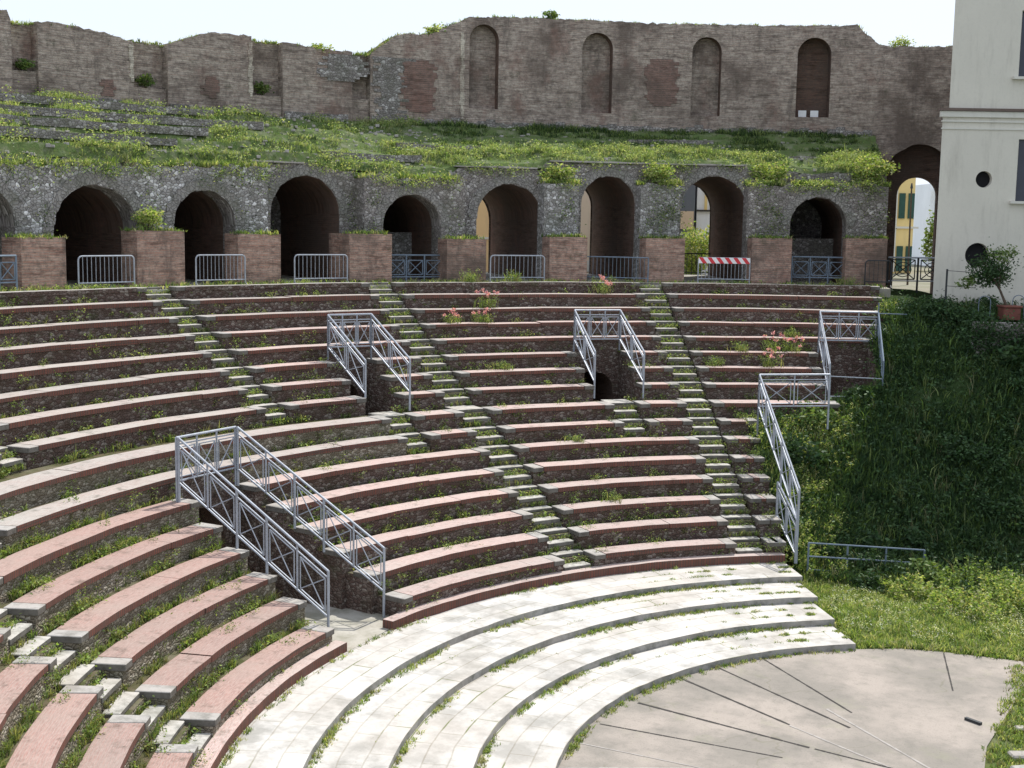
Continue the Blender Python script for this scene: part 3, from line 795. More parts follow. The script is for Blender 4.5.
def bank(x, y):
    x = np.asarray(x, float); y = np.asarray(y, float)
    d = (x[..., None] - cp[:, 0]) ** 2 + (y[..., None] - cp[:, 1]) ** 2
    return np.maximum(U_(d) @ Wt[:n_] + Wt[n_] + Wt[n_+1] * x + Wt[n_+2] * y, -.02)
def bank_ok(x, y):
    if y < 12 and -5.4 < x < 3: return y > 6.8
    r = hypot(x, y); p = degrees(math.atan2(x, y))
    if p < -30.6 and r > 13.2: return False
    if p < -32.5: return False
    if r > 19.9 and p < -22.4: return False
    if r > 20.4 and p < -18.0: return False
    if r > 22.8 and p < -16.7: return False
    if r > 34.4: return p > -5
    return True
xs = np.arange(-12, 26, .3); ys = np.arange(7.4, 40, .3)
XX, YY = np.meshgrid(xs, ys, indexing='ij'); ZZ = bank(XX, YY)
for i in range(len(xs)):
    for j in range(len(ys)):
        z = ZZ[i, j]
        ZZ[i, j] = z + (.42 * noise.noise(Vector((xs[i] * .6, ys[j] * .6, 1.1))) + .08 * noise.noise(Vector((xs[i] * 2.3, ys[j] * 2.3, 4.)))) * min(1, max(0, z) * 1.5)
g = Geo()
for i in range(len(xs) - 1):
    for j in range(len(ys) - 1):
        if bank_ok(xs[i] + .15, ys[j] + .15) and not (xs[i] < -3.4 and ys[j] < 7.9 and xs[i] > -30 and degrees(math.atan2(xs[i], ys[j])) < -32):
            g.poly([(xs[a], ys[b], ZZ[a, b] - .01) for a, b in ((i, j), (i+1, j), (i+1, j+1), (i, j+1))], None)
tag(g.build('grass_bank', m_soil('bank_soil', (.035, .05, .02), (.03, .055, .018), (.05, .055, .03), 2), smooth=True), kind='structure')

# ------------------------------------------------------------------ pits of the upper entries
def pit(a0, a1, lab, right_wall=False):
    t = thing('entry_passage', lab, 'passage', P(21.5, (a0 + a1) / 2, 3), 'sunken entry passages in the upper tier')
    rw = RK[5] + .035
    g = Geo(); c = (a0 + a1) / 2
    strip(g, a0 - .3, a1 + .3, rw, 2.2, 5.62, [dict(c=c, hw=(a1 - a0) / 2 * .82, zb=2.3, zs=3.95, zc=4.55, d=3.2, closed=True, cm=1)], 0, 1, 1)
    g.build('back_wall', [M['riser'], M['vault']], t)
    for i in range(5):
        r0 = RK[9] + 1.27 + i * .36; z = ZK[9] - .25 - i * .22
        g = Geo(); g.ring(a0 + .02, a1 - .02, r0, r0 + .36 if i < 4 else rw + 3.3, z - .3, z, 1); g.build('step', M['path'], t)
    if right_wall:
        g = Geo()
        for k in (6, 7, 8): g.ring(a1, a1 + .5, RK[k] + .045, RK[k - 1] + .04, 2.2, ZK[k] + .12, 1, 0, 0)
        g.build('side_wall', M['riser'], t)
pit(-64.25, -60.8, 'sunken brick entry passage inside the left railing of the upper tier')
pit(-43.35, -39.0, 'sunken brick entry passage with dark arch inside the central railing')
pit(-22.7, -18.3, 'sunken entry passage inside the right-hand railing next to the bank', True)
t = thing('stairwell_passage', 'large sunken stairwell passage with dark doorway in the lower tier', 'passage', (-18.4, 1.45, .56))
g = Geo(); strip(g, -89.6, -81.3, RK[10] + .03, .4, 3.46, [dict(c=-84.6, hw=2.2, zb=.55, zs=1.9, zc=2.7, d=3.5, closed=True, cm=1)], 0, 1, 1)
g.build('back_wall', [M['riser'], M['vault']], t)

# ------------------------------------------------------------------ railings
def bay(g, A0, B0, z0a, z0b, h0, h1, r=.014, cross=True):
    """X bay between two horizontal positions; A0,B0 top points; h0,h1 drops of the inner frame"""
    A0, B0 = Vector(A0), Vector(B0); dn = Vector((0, 0, -1))
    a = A0.lerp(B0, .10); b = A0.lerp(B0, .90)
    p, q, s, u = a + dn * h0, b + dn * h0, b + dn * h1, a + dn * h1
    for x, y in ((p, q), (q, s), (s, u), (u, p)): g.tube(x, y, r, 5)
    if cross: g.tube(p, s, r * .9, 5); g.tube(u, q, r * .9, 5)
    m = .35
def rail_run(parent, A0, B0, n, feet=None, h=.92, mat='steel', post=.03, hr=.028):
    """railing panel run from top point A0 to top point B0, n bays; feet: z of ground per post"""
    A0, B0 = Vector(A0), Vector(B0); dn = Vector((0, 0, -1))
    g = Geo(); g.tube(A0, B0, hr, 8); g.build('handrail', M[mat], parent)
    g = Geo(); g.tube(A0 + dn * .15, B0 + dn * .15, .017, 6); g.build('mid_rail', M[mat], parent)
    g = Geo(); g.tube(A0 + dn * h, B0 + dn * h, .022, 6); g.build('bottom_rail', M[mat], parent)
    for i in range(n + 1):
        p = A0.lerp(B0, i / n)
        zf = feet[i] if feet and feet[i] is not None else p.z - h
        g = Geo(); g.tube(p + Vector((0, 0, .01)), (p.x, p.y, zf), post if zf < p.z - h - .02 else post * .75, 8)
        g.build('post', M[mat], parent)
    for i in range(n):
        g = Geo(); bay(g, A0.lerp(B0, i / n), A0.lerp(B0, (i + 1) / n), 0, 0, .22, h - .08); g.build('cross_panel', M[mat], parent)

def cyl(r, ph, z): return Vector(P(r, ph, z))
R1 = thing('steel_railing', 'largest steel railing, sloping around the big stairwell in the lower tier', 'railing', (-18.1, 1.4, 3.5))
rail_run(R1, (-18.12, .42, 4.55), (-18.12, 2.5, 4.50), 3, [3.13, None, None, 3.13], h=.95)
rail_run(R1, (-18.06, .42, 4.55), (-14.25, .42, 2.10), 5, [3.13, None, 2.2, 1.8, None, .56], h=.98)
rail_run(R1, (-18.06, 2.5, 4.50), (-14.15, 2.5, 2.13), 5, [3.13, None, 2.3, 1.85, None, .56], h=.98)
R2 = thing('steel_railing', 'small steel railing around the left sunken entry of the upper tier', 'railing', P(22.6, -62.5, 5.6), 'small railings around the sunken entries')
rail_run(R2, cyl(22.72, -64.05, 6.55), cyl(22.3, -61.0, 6.57), 3, [5.25, None, None, 5.25], h=.93)
rail_run(R2, cyl(22.72, -64.05, 6.55), cyl(20.67, -64.15, 5.42), 2, [5.25, None, 4.39], h=.93)
rail_run(R2, cyl(22.3, -61.0, 6.57), cyl(20.2, -60.9, 5.45), 2, [5.25, None, 4.0], h=.93)
R3 = thing('steel_railing', 'small steel railing around the central sunken entry with dark arch', 'railing', P(22.5, -41, 5.6), 'small railings around the sunken entries')
rail_run(R3, cyl(22.5, -43.2, 6.56), cyl(22.7, -39.1, 6.54), 3, [5.24, None, None, 5.24], h=.93)
rail_run(R3, cyl(22.5, -43.2, 6.56), cyl(20.6, -43.3, 5.42), 2, [5.24, None, 4.0], h=.93)
rail_run(R3, cyl(22.7, -39.1, 6.54), cyl(20.45, -39.0, 5.41), 2, [5.24, None, 4.0], h=.93)
R4 = thing('steel_railing', 'bluish steel railing around the rightmost sunken entry beside the dark bank', 'railing', P(22.3, -20.4, 5.6), 'small railings around the sunken entries')
rail_run(R4, cyl(22.4, -22.5, 6.58), cyl(22.5, -17.7, 6.58), 3, [5.24, None, None, 5.24], h=.93, mat='steel')
rail_run(R4, cyl(22.4, -22.5, 6.58), cyl(20.25, -22.6, 5.1), 2, [5.24, None, 3.98], h=.93, mat='steel')
rail_run(R4, cyl(22.5, -17.7, 6.58), cyl(20.4, -17.95, 5.2), 2, [5.24, None, 3.6], h=.93, mat='blue_steel')
g = Geo(); g.tube(cyl(22.5, -17.7, 6.55), cyl(23.2, -15.2, 6.5), .02); g.tube(cyl(22.5, -17.7, 5.95), cyl(23.1, -16.0, 5.9), .012); g.tube(cyl(22.5, -17.7, 6.5), cyl(22.5, -17.7, 6.9), .02); g.build('side_bar', M['blue_steel'], R4)
g = Geo(); g.tube(cyl(20.25, -22.6, 4.72), cyl(20.4, -17.95, 4.66), .018); g.tube(cyl(20.2, -22.6, 4.1), cyl(20.35, -18.0, 4.08), .018); g.build('crossbar', M['steel'], R4)
R5 = thing('steel_railing', 'steel railing descending along the right end of the lower benches to the pipe fence', 'railing', P(17.9, -30.6, 4.0))
rail_run(R5, cyl(17.95, -30.7, 5.0), cyl(18.05, -24.0, 5.02), 2, [3.2, 4.1, 3.4], h=.93)
rail_run(R5, cyl(17.95, -30.7, 5.0), cyl(13.75, -31.0, 2.50), 5, [3.2, None, None, 1.6, None, .5], h=.93)
rail_run(R5, cyl(15.2, -31.45, 2.38), cyl(13.75, -31.15, 1.66), 2, [.8, None, .5], h=.93)
# pipe fence
FX = thing('pipe_fence', 'low three-rail pipe fence at the foot of the dark bank', 'fence', (-6.8, 11.8, .1))
a = Vector((-6.8, 11.9, 1.06)); b = Vector((-4.1, 13.75, .78))
for k in range(3):
    g = Geo(); g.tube(a - Vector((0, 0, .36 * k)), b - Vector((0, 0, .36 * k)), .022); g.build('rail', M['blue_steel'], FX)
for k in range(4):
    p = a.lerp(b, k / 3); g = Geo(); g.tube(p, (p.x, p.y, -.1), .028); g.build('post', M['blue_steel'], FX)

# X gates in closed arches
def gate(pa, pb, zt, zb, n, lab, r=28.3, mat='blue_steel'):
    t = thing('arch_gate', lab, 'gate', P(r, (pa + pb) / 2, ZW), 'blue-grey crossed gates closing arches')
    A0, B0 = cyl(r, pa, zt), cyl(r, pb, zt); h = zt - zb; dn = Vector((0, 0, -1))
    for k, (d, w) in enumerate(((0, .03), (h, .025))):
        g = Geo(); g.tube(A0 + dn * d, B0 + dn * d, w); g.build('rail', M[mat], t)
    for i in range(n + 1):
        p = A0.lerp(B0, i / n); g = Geo(); g.tube(p, (p.x, p.y, ZW), .03); g.build('post', M[mat], t)
    for i in range(n):
        g = Geo(); bay(g, A0.lerp(B0, i / n), A0.lerp(B0, (i + 1) / n), 0, 0, .18, h - .08, .018)
        g.build('cross_panel', M[mat], t)
gate(-83.6, -80.2, 8.17, 7.45, 3, 'blue-grey crossed gate in the arch at the left picture edge', 27.35)
gate(-53.0, -48.9, 8.1, 7.35, 3, 'blue-grey crossed gate in the dark fourth arch')
gate(-22.4, -18.4, 8.2, 7.45, 3, 'blue-grey crossed gate in the shaded last closed arch')
# crowd barriers
def barrier(pa, pb, lab, r0=27.15, r1=27.15, rounded=True, sign=False, h=.96, mat='steel', zb=ZW, n=13):
    t = thing('crowd_barrier', lab, 'barrier', P(r0, (pa + pb) / 2, zb), 'metal crowd barriers standing in front of the arches')
    a, b = cyl(r0, pa, zb), cyl(r1, pb, zb); d = b - a; d.z = 0; L = d.length; d.normalize(); up = Vector((0, 0, 1))
    c = .12 if rounded else .01
    pts = [a + up * .06]
    pts.append(a + up * (h - c))
    for k in range(1, 4):
        th = pi / 2 * k / 4; pts.append(a + d * (c - c * cos(th)) + up * (h - c + c * sin(th)))
    pts.append(a + d * c + up * h); pts.append(b - d * c + up * h)
    for k in range(1, 4):
        th = pi / 2 * k / 4; pts.append(b - d * (c - c * sin(th)) + up * (h - c + c * cos(th)))
    pts.append(b + up * (h - c)); pts.append(b + up * .06)
    g = Geo(); g.path(pts, .024); g.tube(a + up * .2, b + up * .2, .02); g.build('frame', M[mat], t)
    g = Geo()
    for k in range(1, n): g.tube(a.lerp(b, k / n) + up * .2, a.lerp(b, k / n) + up * h, .009, 5)
    g.build('bars', M[mat], t)
    q = Vector((-d.y, d.x, 0))
    for e in (a, b):
        g = Geo(); g.tube(e + q * .25 , e + up * .1, .016); g.tube(e - q * .25, e + up * .1, .016); g.build('foot', M[mat], t)
    if sign:
        g = Geo(); f = -q if (q.x * a.x + q.y * a.y) > 0 else q
        o = f * .035; z0, z1 = h - .20, h + .01; n = 6
        for k in range(n * 2):
            x0, x1 = L * k / (2 * n), L * (k + 1) / (2 * n)
            sk = -.16
            A_ = a + d * min(L, max(0, x0)) + up * z0 + o; B_ = a + d * min(L, x1) + up * z0 + o
            C2 = a + d * min(L, max(0, x1 + sk)) + up * z1 + o; D2 = a + d * min(L, max(0, x0 + sk)) + up * z1 + o
            g.poly([A_, B_, C2, D2], None, k % 2)
        k0 = a + d * (L - .16) + up * z1 + o; g.poly([a + d * L + up * z0 + o, a + d * L + up * z1 + o, k0], None, 0)
        g.build('striped_board', [M['white'], M['red']], t)
barrier(-76.4, -72.6, 'rounded metal barrier in front of the leftmost full arch')
barrier(-68.25, -64.7, 'rounded metal barrier in front of the second arch')
barrier(-61.05, -57.1, 'rounded metal barrier in front of the tall third arch')
barrier(-46.1, -41.9, 'rounded metal barrier in front of the arch showing an ochre house', mat='steel')
barrier(-38.25, -33.9, 'square metal barrier standing askew in front of the tan-lit arch', 27.9, 27.0, False, h=.93, mat='blue_steel', n=16)
barrier(-29.95, -26.0, 'metal barrier carrying a red and white striped board', sign=True, mat='steel', n=14)
barrier(-17.3, -15.4, 'narrow dull barrier in front of the last brick pier', 27.3, 27.3, mat='dark_steel', n=6)
# iron railing in the far right arch
t = thing('iron_balustrade', 'dark iron balustrade across the open arch beside the cream building', 'railing', P(30, -13.5, 7.2))
A0, B0 = cyl(29.2, -15.2, 8.22), cyl(29.2, -11.0, 8.24)
for d, w in ((0, .035), (.86, .025)):
    g = Geo(); g.tube(A0 - Vector((0, 0, d)), B0 - Vector((0, 0, d)), w); g.build('rail', M['steel'] , t)
for k in range(3):
    g = Geo(); p = A0.lerp(B0, k / 2); g.tube(p, p - Vector((0, 0, 1.3)), .04); g.build('post', M['dark_steel'], t)
for k in range(2):
    g = Geo(); bay(g, A0.lerp(B0, k / 2), A0.lerp(B0, (k + 1) / 2), 0, 0, .08, .80, .022)
    m = A0.lerp(B0, (k + .5) / 2) - Vector((0, 0, .44)); dd = (B0 - A0).normalized()
    for rr in (.16, .3): g.path([m + dd * rr * cos(x) + Vector((0, 0, rr * .9 * sin(x))) for x in np.linspace(0, 2 * pi, 13)], .018)
    g.build('scroll_panel', M['dark_steel'], t)
t = thing('iron_balustrade', 'short dark iron railing behind the rounded barrier of the ochre-view arch', 'railing', P(33, -46, 7.2))
g = Geo(); A0, B0 = cyl(31, -46.3, 8.1), cyl(31, -44.6, 8.1)
g.tube(A0, B0, .03); g.tube(A0 - Vector((0, 0, .8)), B0 - Vector((0, 0, .8)), .02)
for k in range(7): g.tube(A0.lerp(B0, k / 6), A0.lerp(B0, k / 6) - Vector((0, 0, .9)), .014)
g.build('bars', M['dark_steel'], t)
t = thing('iron_balustrade', 'dark iron railing behind the striped barrier in front of the pale shrub', 'railing', P(34, -29, 7.2))
g = Geo(); A0, B0 = cyl(35.4, -29.9, 8.1), cyl(35.4, -26, 8.1)
g.tube(A0, B0, .03); g.tube(A0 - Vector((0, 0, .8)), B0 - Vector((0, 0, .8)), .02)
for k in range(13): g.tube(A0.lerp(B0, k / 12), A0.lerp(B0, k / 12) - Vector((0, 0, .9)), .014)
g.build('bars', M['dark_steel'], t)

# ------------------------------------------------------------------ cream building on the right
ex = Vector((.907, .4215, 0)); ey = Vector((-.4215, .907, 0)); O = Vector((-5.55, 24.41, 0))
def bp(s, d, z): return O + ex * s + ey * d + Vector((0, 0, z))
CB = thing('cream_building', 'cream plastered building with round openings at the right edge', 'building', bp(0, 0, 6.4))
def facade(g, s0, s1, z0, z1, d, holes, mat=0):
    """flat front with rectangular and round holes; holes: (kind, s, z, w, h)"""
    ss = sorted({s0, s1} | {h[1] - h[3] / 2 for h in holes} | {h[1] + h[3] / 2 for h in holes})
    zs = sorted({z0, z1} | {h[2] - h[4] / 2 for h in holes} | {h[2] + h[4] / 2 for h in holes})
    for a, b in zip(ss[:-1], ss[1:]):
        for c, e in zip(zs[:-1], zs[1:]):
            ms, mz = (a + b) / 2, (c + e) / 2; hit = None
            for h in holes:
                if abs(ms - h[1]) < h[3] / 2 and abs(mz - h[2]) < h[4] / 2: hit = h
            if hit is None: g.poly([bp(a, d, c), bp(b, d, c), bp(b, d, e), bp(a, d, e)], None, mat)
    for h in holes:
        k, s, z, w, hh = h
        if k == 'o':
            N = 24; R_ = w / 2
            for i in range(N):
                t0, t1 = 2 * pi * i / N, 2 * pi * (i + 1) / N
                def sq(t):
                    x, y = cos(t), sin(t); m = max(abs(x), abs(y)); return (x / m * R_, y / m * R_)
                k_ = .92
                p0, p1 = (cos(t0) * R_ * k_, sin(t0) * R_ * k_), (cos(t1) * R_ * k_, sin(t1) * R_ * k_); q0, q1 = sq(t0), sq(t1)
                g.poly([bp(s + q0[0], d, z + q0[1]), bp(s + q1[0], d, z + q1[1]), bp(s + p1[0], d, z + p1[1]), bp(s + p0[0], d, z + p0[1])], None, mat)
                g.poly([bp(s + p0[0], d, z + p0[1]), bp(s + p1[0], d, z + p1[1]), bp(s + p1[0], d + .22, z + p1[1]), bp(s + p0[0], d + .22, z + p0[1])], None, mat)
        else:
            a, b, c, e = s - w / 2, s + w / 2, z - hh / 2, z + hh / 2
            for q in (((a, c), (b, c)), ((b, c), (b, e)), ((b, e), (a, e)), ((a, e), (a, c))):
                (x0, y0), (x1, y1) = q
                g.poly([bp(x0, d, y0), bp(x1, d, y1), bp(x1, d + .25, y1), bp(x0, d + .25, y0)], None, mat)
ey2 = Vector((-.03, .9995, 0))
def bq(s, d, z): return O + ex * s + ey2 * d + Vector((0, 0, z))
H1 = [('o', 1.50, 10.98, .60, .60), ('o', 1.43, 8.44, .90, .90), ('r', 3.17, 11.3, 1.15, 2.05), ('r', 6.6, 11.3, 1.15, 2.05)]
g = Geo(); facade(g, 0, 14, 5.5, 13.22, 0, H1)
g.poly([bq(0, 0, 5.5), bq(0, 0, 13.22), bq(0, 12, 13.22), bq(0, 12, 5.5)], None); g.poly([bp(14, 0, 5.5), bp(14, 12, 5.5), bp(14, 12, 13.22), bp(14, 0, 13.22)], None)
g.poly([bq(0, 12, 5.5), bq(0, 12, 13.22), bp(14, 12, 13.22), bp(14, 12, 5.5)], None)
g.build('lower_storeys', M['cream'], CB)
g = Geo(); H2 = [('r', 3.02, 15.45, 1.15, 2.15), ('r', 6.7, 15.45, 1.15, 2.15)]
facade(g, .2, 14, 13.22, 17.7, .02, H2)
g.poly([bq(.2, .02, 13.22), bq(.2, .02, 17.7), bq(.2, 12, 17.7), bq(.2, 12, 13.22)], None); g.poly([bp(14, .02, 13.22), bp(14, 12, 13.22), bp(14, 12, 17.7), bp(14, .02, 17.7)], None)
g.poly([bp(.2, .02, 17.7), bp(14, .02, 17.7), bp(14, 12, 17.7), bq(.2, 12, 17.7)], None); g.poly([bq(.2, 12, 13.2), bq(.2, 12, 17.7), bp(14, 12, 17.7), bp(14, 12, 13.2)], None)
g.build('upper_storey', M['cream'], CB)
g = Geo(); g.box(bp(7, .0, 13.22), 14.24, .30, .09, ex); g.build('eaves_tiles', M['tile'], CB)
g = Geo(); g.box(bp(6.98, -.01, 13.02), 14.14, .16, .19, ex); g.build('cornice', M['cream_trim'], CB)
g = Geo(); g.box(bp(6.99, -.005, 12.62), 14.05, .06, .05, ex); g.box(bp(6.99, -.005, 12.86), 14.05, .09, .05, ex); g.build('string_course', M['cream_trim'], CB)
for h, d in ((H1[2], 0), (H1[3], 0), (H2[0], .02), (H2[1], .02)):
    k, s, z, w, hh = h
    g = Geo(); g.poly([bp(s - w/2, d + .25, z - hh/2), bp(s + w/2, d + .25, z - hh/2), bp(s + w/2, d + .25, z + hh/2), bp(s - w/2, d + .25, z + hh/2)], None)
    wn = g.build('window', M['glass'], CB)
    g = Geo()
    for x in (-w/2 + .04, 0, w/2 - .04): g.box(bp(s + x, d + .215, z - hh/2), .07, .05, hh, ex)
    g.build('frame', M['dark_steel'], wn)
    g = Geo(); g.box(bp(s, d - .06, z - hh/2 - .09), w + .4, .2, .085, ex); g.build('sill', M['cream_trim'], wn)
for h in H1[:2]:
    k, s, z, w, hh = h; R_ = w / 2
    g = Geo(); g.poly([bp(s + R_ * cos(x), .21, z + R_ * sin(x)) for x in np.linspace(0, 2 * pi, 20)[:-1]], None); g.build('round_opening', M['hole'], CB)
g = Geo(); g.tube(bp(5.2, -.08, 5.6), bp(5.2, -.08, 12.5), .05, 8); g.build('drainpipe', M['blue_steel'], CB)
# retaining wall, pot with tree, wire post
RW = Geo(); c = Vector((-1.0, 22.9, 5.0)); 
RW.box((1.2, 23.9, 4.7), 11.2, .5, 1.70, ex)
tag(RW.build('retaining_wall', M['incertum_dark']), 'low weathered retaining wall below the potted tree', 'wall')
def blob(c, rad, n, size, cols, shell=.55, nclump=26):
    c = np.array(c); rad = np.array(rad)
    cc = rng.normal(size=(nclump, 3)); cc /= np.linalg.norm(cc, axis=1)[:, None]; cc *= (shell + (1 - shell) * rng.random(nclump))[:, None] * .85
    k = rng.integers(0, nclump, n)
    p = c + (cc[k] + rng.normal(size=(n, 3)) * .17) * rad
    return leaves(p, size, cols)
T = thing('potted_tree', 'small round-crowned tree in a red pot in front of the cream building', 'tree', (-3.15, 23.1, 6.42))
g = Geo(); B_ = Vector((-3.0, 23.15, 6.42))
g.box(B_, .55, .55, .40, ex); g.box(B_ + Vector((0, 0, .40)), .63, .63, .07, ex); g.build('pot', M['terracotta'], T, bevel=.02)
g = Geo(); s0 = B_ + Vector((-.1, 0, .45)); s1 = s0 + Vector((-.22, 0, .5)); s2 = s1 + Vector((-.28, 0, .45))
g.tube(s0, s1, .045, 8, .035); g.tube(s1, s2, .035, 8, .025)
for k in range(9):
    b = s1.lerp(s2, random.random()); e = Vector((-3.5, 23.2, 8.0)) + Vector((random.uniform(-.8, .8), random.uniform(-.6, .6), random.uniform(-.4, .6))); g.tube(b, e, .018, 5, .006)
g.build('trunk', M['bark'], T)
v = join([blob((-3.5, 23.2, 8.0), (.88, .75, .74), 2300, .05, G_DARK, .3, 40), blob((-3.3, 23.2, 8.5), (.6, .5, .4), 600, .045, G_MID, .3, 14), blob((-4.35, 23.1, 7.65), (.4, .3, .25), 350, .045, G_MID, .3, 8)])
np_mesh('crown', *v, M['leaf_dark'], T)
for k, (x, y, h) in enumerate(((-3.75, 23.0, .75), (-2.75, 23.3, .8))):
    q = Vector((x, y, 6.42)); g = Geo(); g.path([q + ex * (.19 * cos(th)) + Vector((0, 0, h - .19 + .19 * sin(th))) for th in np.linspace(0, pi, 9)] , .014)
    g.tube(q + ex * .19, q + ex * .19 + Vector((0, 0, h - .19)), .014); g.tube(q - ex * .19, q - ex * .19 + Vector((0, 0, h - .19)), .014)
    tag(g.build('plant_hoop', M['blue_steel']), ('left' if k == 0 else 'right') + ' of two arched metal plant hoops beside the red pot', 'hoop', 'arched plant hoops')
t = thing('wire_fence', 'thin fence post with wires in front of the cream building', 'fence', (-5.0, 23.0, 6.3))
g = Geo(); g.tube((-4.98, 23.1, 6.2), (-4.98, 23.1, 8.0), .035); g.build('post', M['dark_steel'], t)
g = Geo(); g.tube((-4.98, 23.1, 7.95), (-4.1, 23.4, 7.9), .009, 4); g.tube((-4.98, 23.1, 7.45), (-4.1, 23.4, 7.4), .009, 4); g.build('wire', M['dark_steel'], t)

# ------------------------------------------------------------------ buildings seen through the arches
def slabfront(name, lab, p0, p1, z0, z1, depth, mat, group=None):
    p0 = Vector((*p0, 0)); p1 = Vector((*p1, 0)); e = (p1 - p0).normalized(); n = Vector((-e.y, e.x, 0))
    t = thing(name, lab, 'building', (p0.x, p0.y, z0), group)
    g = Geo(); c = (p0 + p1) / 2 + n * depth / 2; c.z = z0; g.box(c, (p1 - p0).length, depth, z1 - z0, e); g.build('wall', M[mat], t)
    def at(x, z, out=0): q = p0 + e * x - n * out; q.z = z; return q
    return t, e, n, at
t, e, n, at = slabfront('townhouse', 'ochre house with a white-framed window seen through the fifth arch', (-34.5, 39.7), (-28.6, 42.9), 6.6, 11.9, 8, 'ochre')
for x in (3.2, 5.4):
    g = Geo(); g.box(at(x, 10.05, .03), .75, .08, 1.05, e); w = g.build('window', M['cream_trim'], t)
    g = Geo(); g.box(at(x, 10.15, .06), .5, .08, .85, e); g.build('pane', M['glass'], w)
g = Geo(); g.box(at(2.95, 11.5, .05), 6.2, .25, .25, e); g.build('cornice', M['cream_trim'], t)
g = Geo(); g.box(at(2.95, 8.35, .03), 6.0, .1, .12, e); g.build('string_course', M['cream_trim'], t)
t, e, n, at = slabfront('townhouse', 'plain tan house wall filling the sixth arch', (-28.3, 43.1), (-22.4, 45.5), 6.6, 13.2, 8, 'tan')
g = Geo(); g.box(at(1.4, 10.2, .03), .9, .1, 1.5, e); g.build('window', M['glass'], t)
g = Geo(); g.box(at(2.9, 6.7, .04), 6.1, .1, .6, e); g.build('base_course', M['cream_trim'], t)
t, e, n, at = slabfront('townhouse', 'grey and rust coloured house seen at the left of the seventh arch', (-21.6, 37.2), (-18.4, 38.75), 6.6, 12.6, 6, 'grey_wall')
g = Geo(); g.box(at(1.75, 9.1, .03), 3.5, .08, .85, e); g.build('rust_band', M['tan'], t)
t, e, n, at = slabfront('townhouse', 'pale white house with a yellow corner strip behind the shrub', (-18.35, 38.9), (-14.5, 40.6), 6.6, 12.8, 6, 'white_wall')
g = Geo(); g.box(at(.42, 10.0, .03), .12, .08, 2.6, e); g.build('corner_strip', M['yellow'], t)
g = Geo(); g.box(at(1.9, 9.95, .04), 3.8, .12, .08, e); g.build('string_course', M['slot'], t)
t, e, n, at = slabfront('townhouse', 'yellow house with dark green shutters through the last arch', (-13.6, 58.5), (-11.15, 59.66), 6.5, 13.2, 9, 'yellow')
g = Geo(); g.box(at(1.25, 6.7, .03), .85, .1, 6.5, e); g.build('pilaster', M['cream_trim'], t)
for z in (9.9, 6.75):
    for x in (1.95, 2.5):
        g = Geo(); g.box(at(x, z, .06), .36, .08, 1.5, e); g.build('shutter', M['shutter'], t)
g = Geo(); g.box(at(1.5, 9.3, .05), 3.0, .12, .12, e); g.build('string_course', M['cream_trim'], t)
t, e, n, at = slabfront('apartment_block', 'distant pale apartment block with balconies through the last arch', (-12.6, 78.2), (-6, 81), 6.5, 12.6, 9, 'white_wall')
for z in (8.6, 10.4, 12.0):
    g = Geo(); g.box(at(2.2, z, .7), 3.6, 1.3, .2, e); g.build('balcony', M['cream_trim'], t)
    g = Geo(); g.box(at(1.0, z - 1.45, .02), 1.1, .06, 1.3, e); g.build('window', M['glass'], t)
g = Geo(); g.box(at(2.2, 9.0, .3), .7, .5, 1.1, e); g.build('awning', M['terracotta'], t)
t = thing('street_lamp', 'slender brown lamp post in front of the yellow house', 'lamp post', (-9.0, 43.1, 6.6))
g = Geo(); g.tube((-9.0, 43.1, 6.6), (-9.05, 43.1, 11.2), .05, 8, .035); g.build('pole', M['bark'], t)
g = Geo(); g.tube((-9.05, 43.1, 11.2), (-9.05, 43.1, 11.45), .07, 8, .03); g.build('lantern', M['dark_steel'], t)
def bush(name, lab, cat, loc, rad, n, size, cols, mat='leaf', group=None, trunk=True):
    t = thing(name, lab, cat, (loc[0], loc[1], loc[2]), group)
    c = (loc[0], loc[1], loc[2] + rad[2])
    np_mesh('foliage', *blob(c, rad, n, size, cols, .35, 40), M[mat], t)
    g = Geo()
    for k in range(5):
        q = Vector(loc); g.tube(q - Vector((0, 0, .08)), q + Vector((random.uniform(-.6, .6) * rad[0], random.uniform(-.6, .6) * rad[1], rad[2] * random.uniform(.9, 1.4))), .02, 5, .008)
    g.build('stem', M['bark'], t); return t
bush('leafy_shrub', 'pale green sunlit shrub behind the striped barrier', 'shrub', (-17.2, 35.2, 6.6), (1.1, .9, 1.45), 3500, .07, G_LIT)
bush('distant_tree', 'dark green tree between yellow house and apartment block', 'tree', (-10.6, 66, 6.6), (.9, .9, 2.1), 1500, .12, G_MID)

# shrubs on piers and the slope
bush('leafy_shrub', 'bushy green plant growing on the second brick pier', 'shrub', P(27.95, -70.6, 8.85), (.55, .35, .38), 900, .05, G_LIT, group=None)
bush('leafy_shrub', 'green bush crowning the ruin above the pier left of the striped barrier', 'shrub', P(28.8, -32.3, 10.75), (.75, .35, .42), 1200, .055, G_LIT)
bush('leafy_shrub', 'bush spilling over the ruin right of the ochre-view arch', 'shrub', P(28.9, -40.0, 10.72), (.8, .4, .4), 1200, .055, G_LIT)
bush('leafy_shrub', 'large bush at the right end of the grassy terrace', 'shrub', P(29.2, -16.8, 10.9), (1.0, .5, .55), 2000, .06, G_LIT)
bush('leafy_shrub', 'low bush over the last closed arch, left side', 'shrub', P(29.1, -24.0, 10.9), (1.0, .4, .38), 1400, .055, G_LIT)
bush('leafy_shrub', 'dark shrub at the foot of the fence post by the cream building', 'shrub', (-5.0, 22.6, 6.1), (.8, .5, .45), 1600, .06, G_DARK, 'leaf_dark')
bush('leafy_shrub', 'dark shrub hanging over the retaining wall', 'shrub', (-4.1, 22.6, 6.15), (.75, .45, .3), 1200, .06, G_DARK, 'leaf_dark')
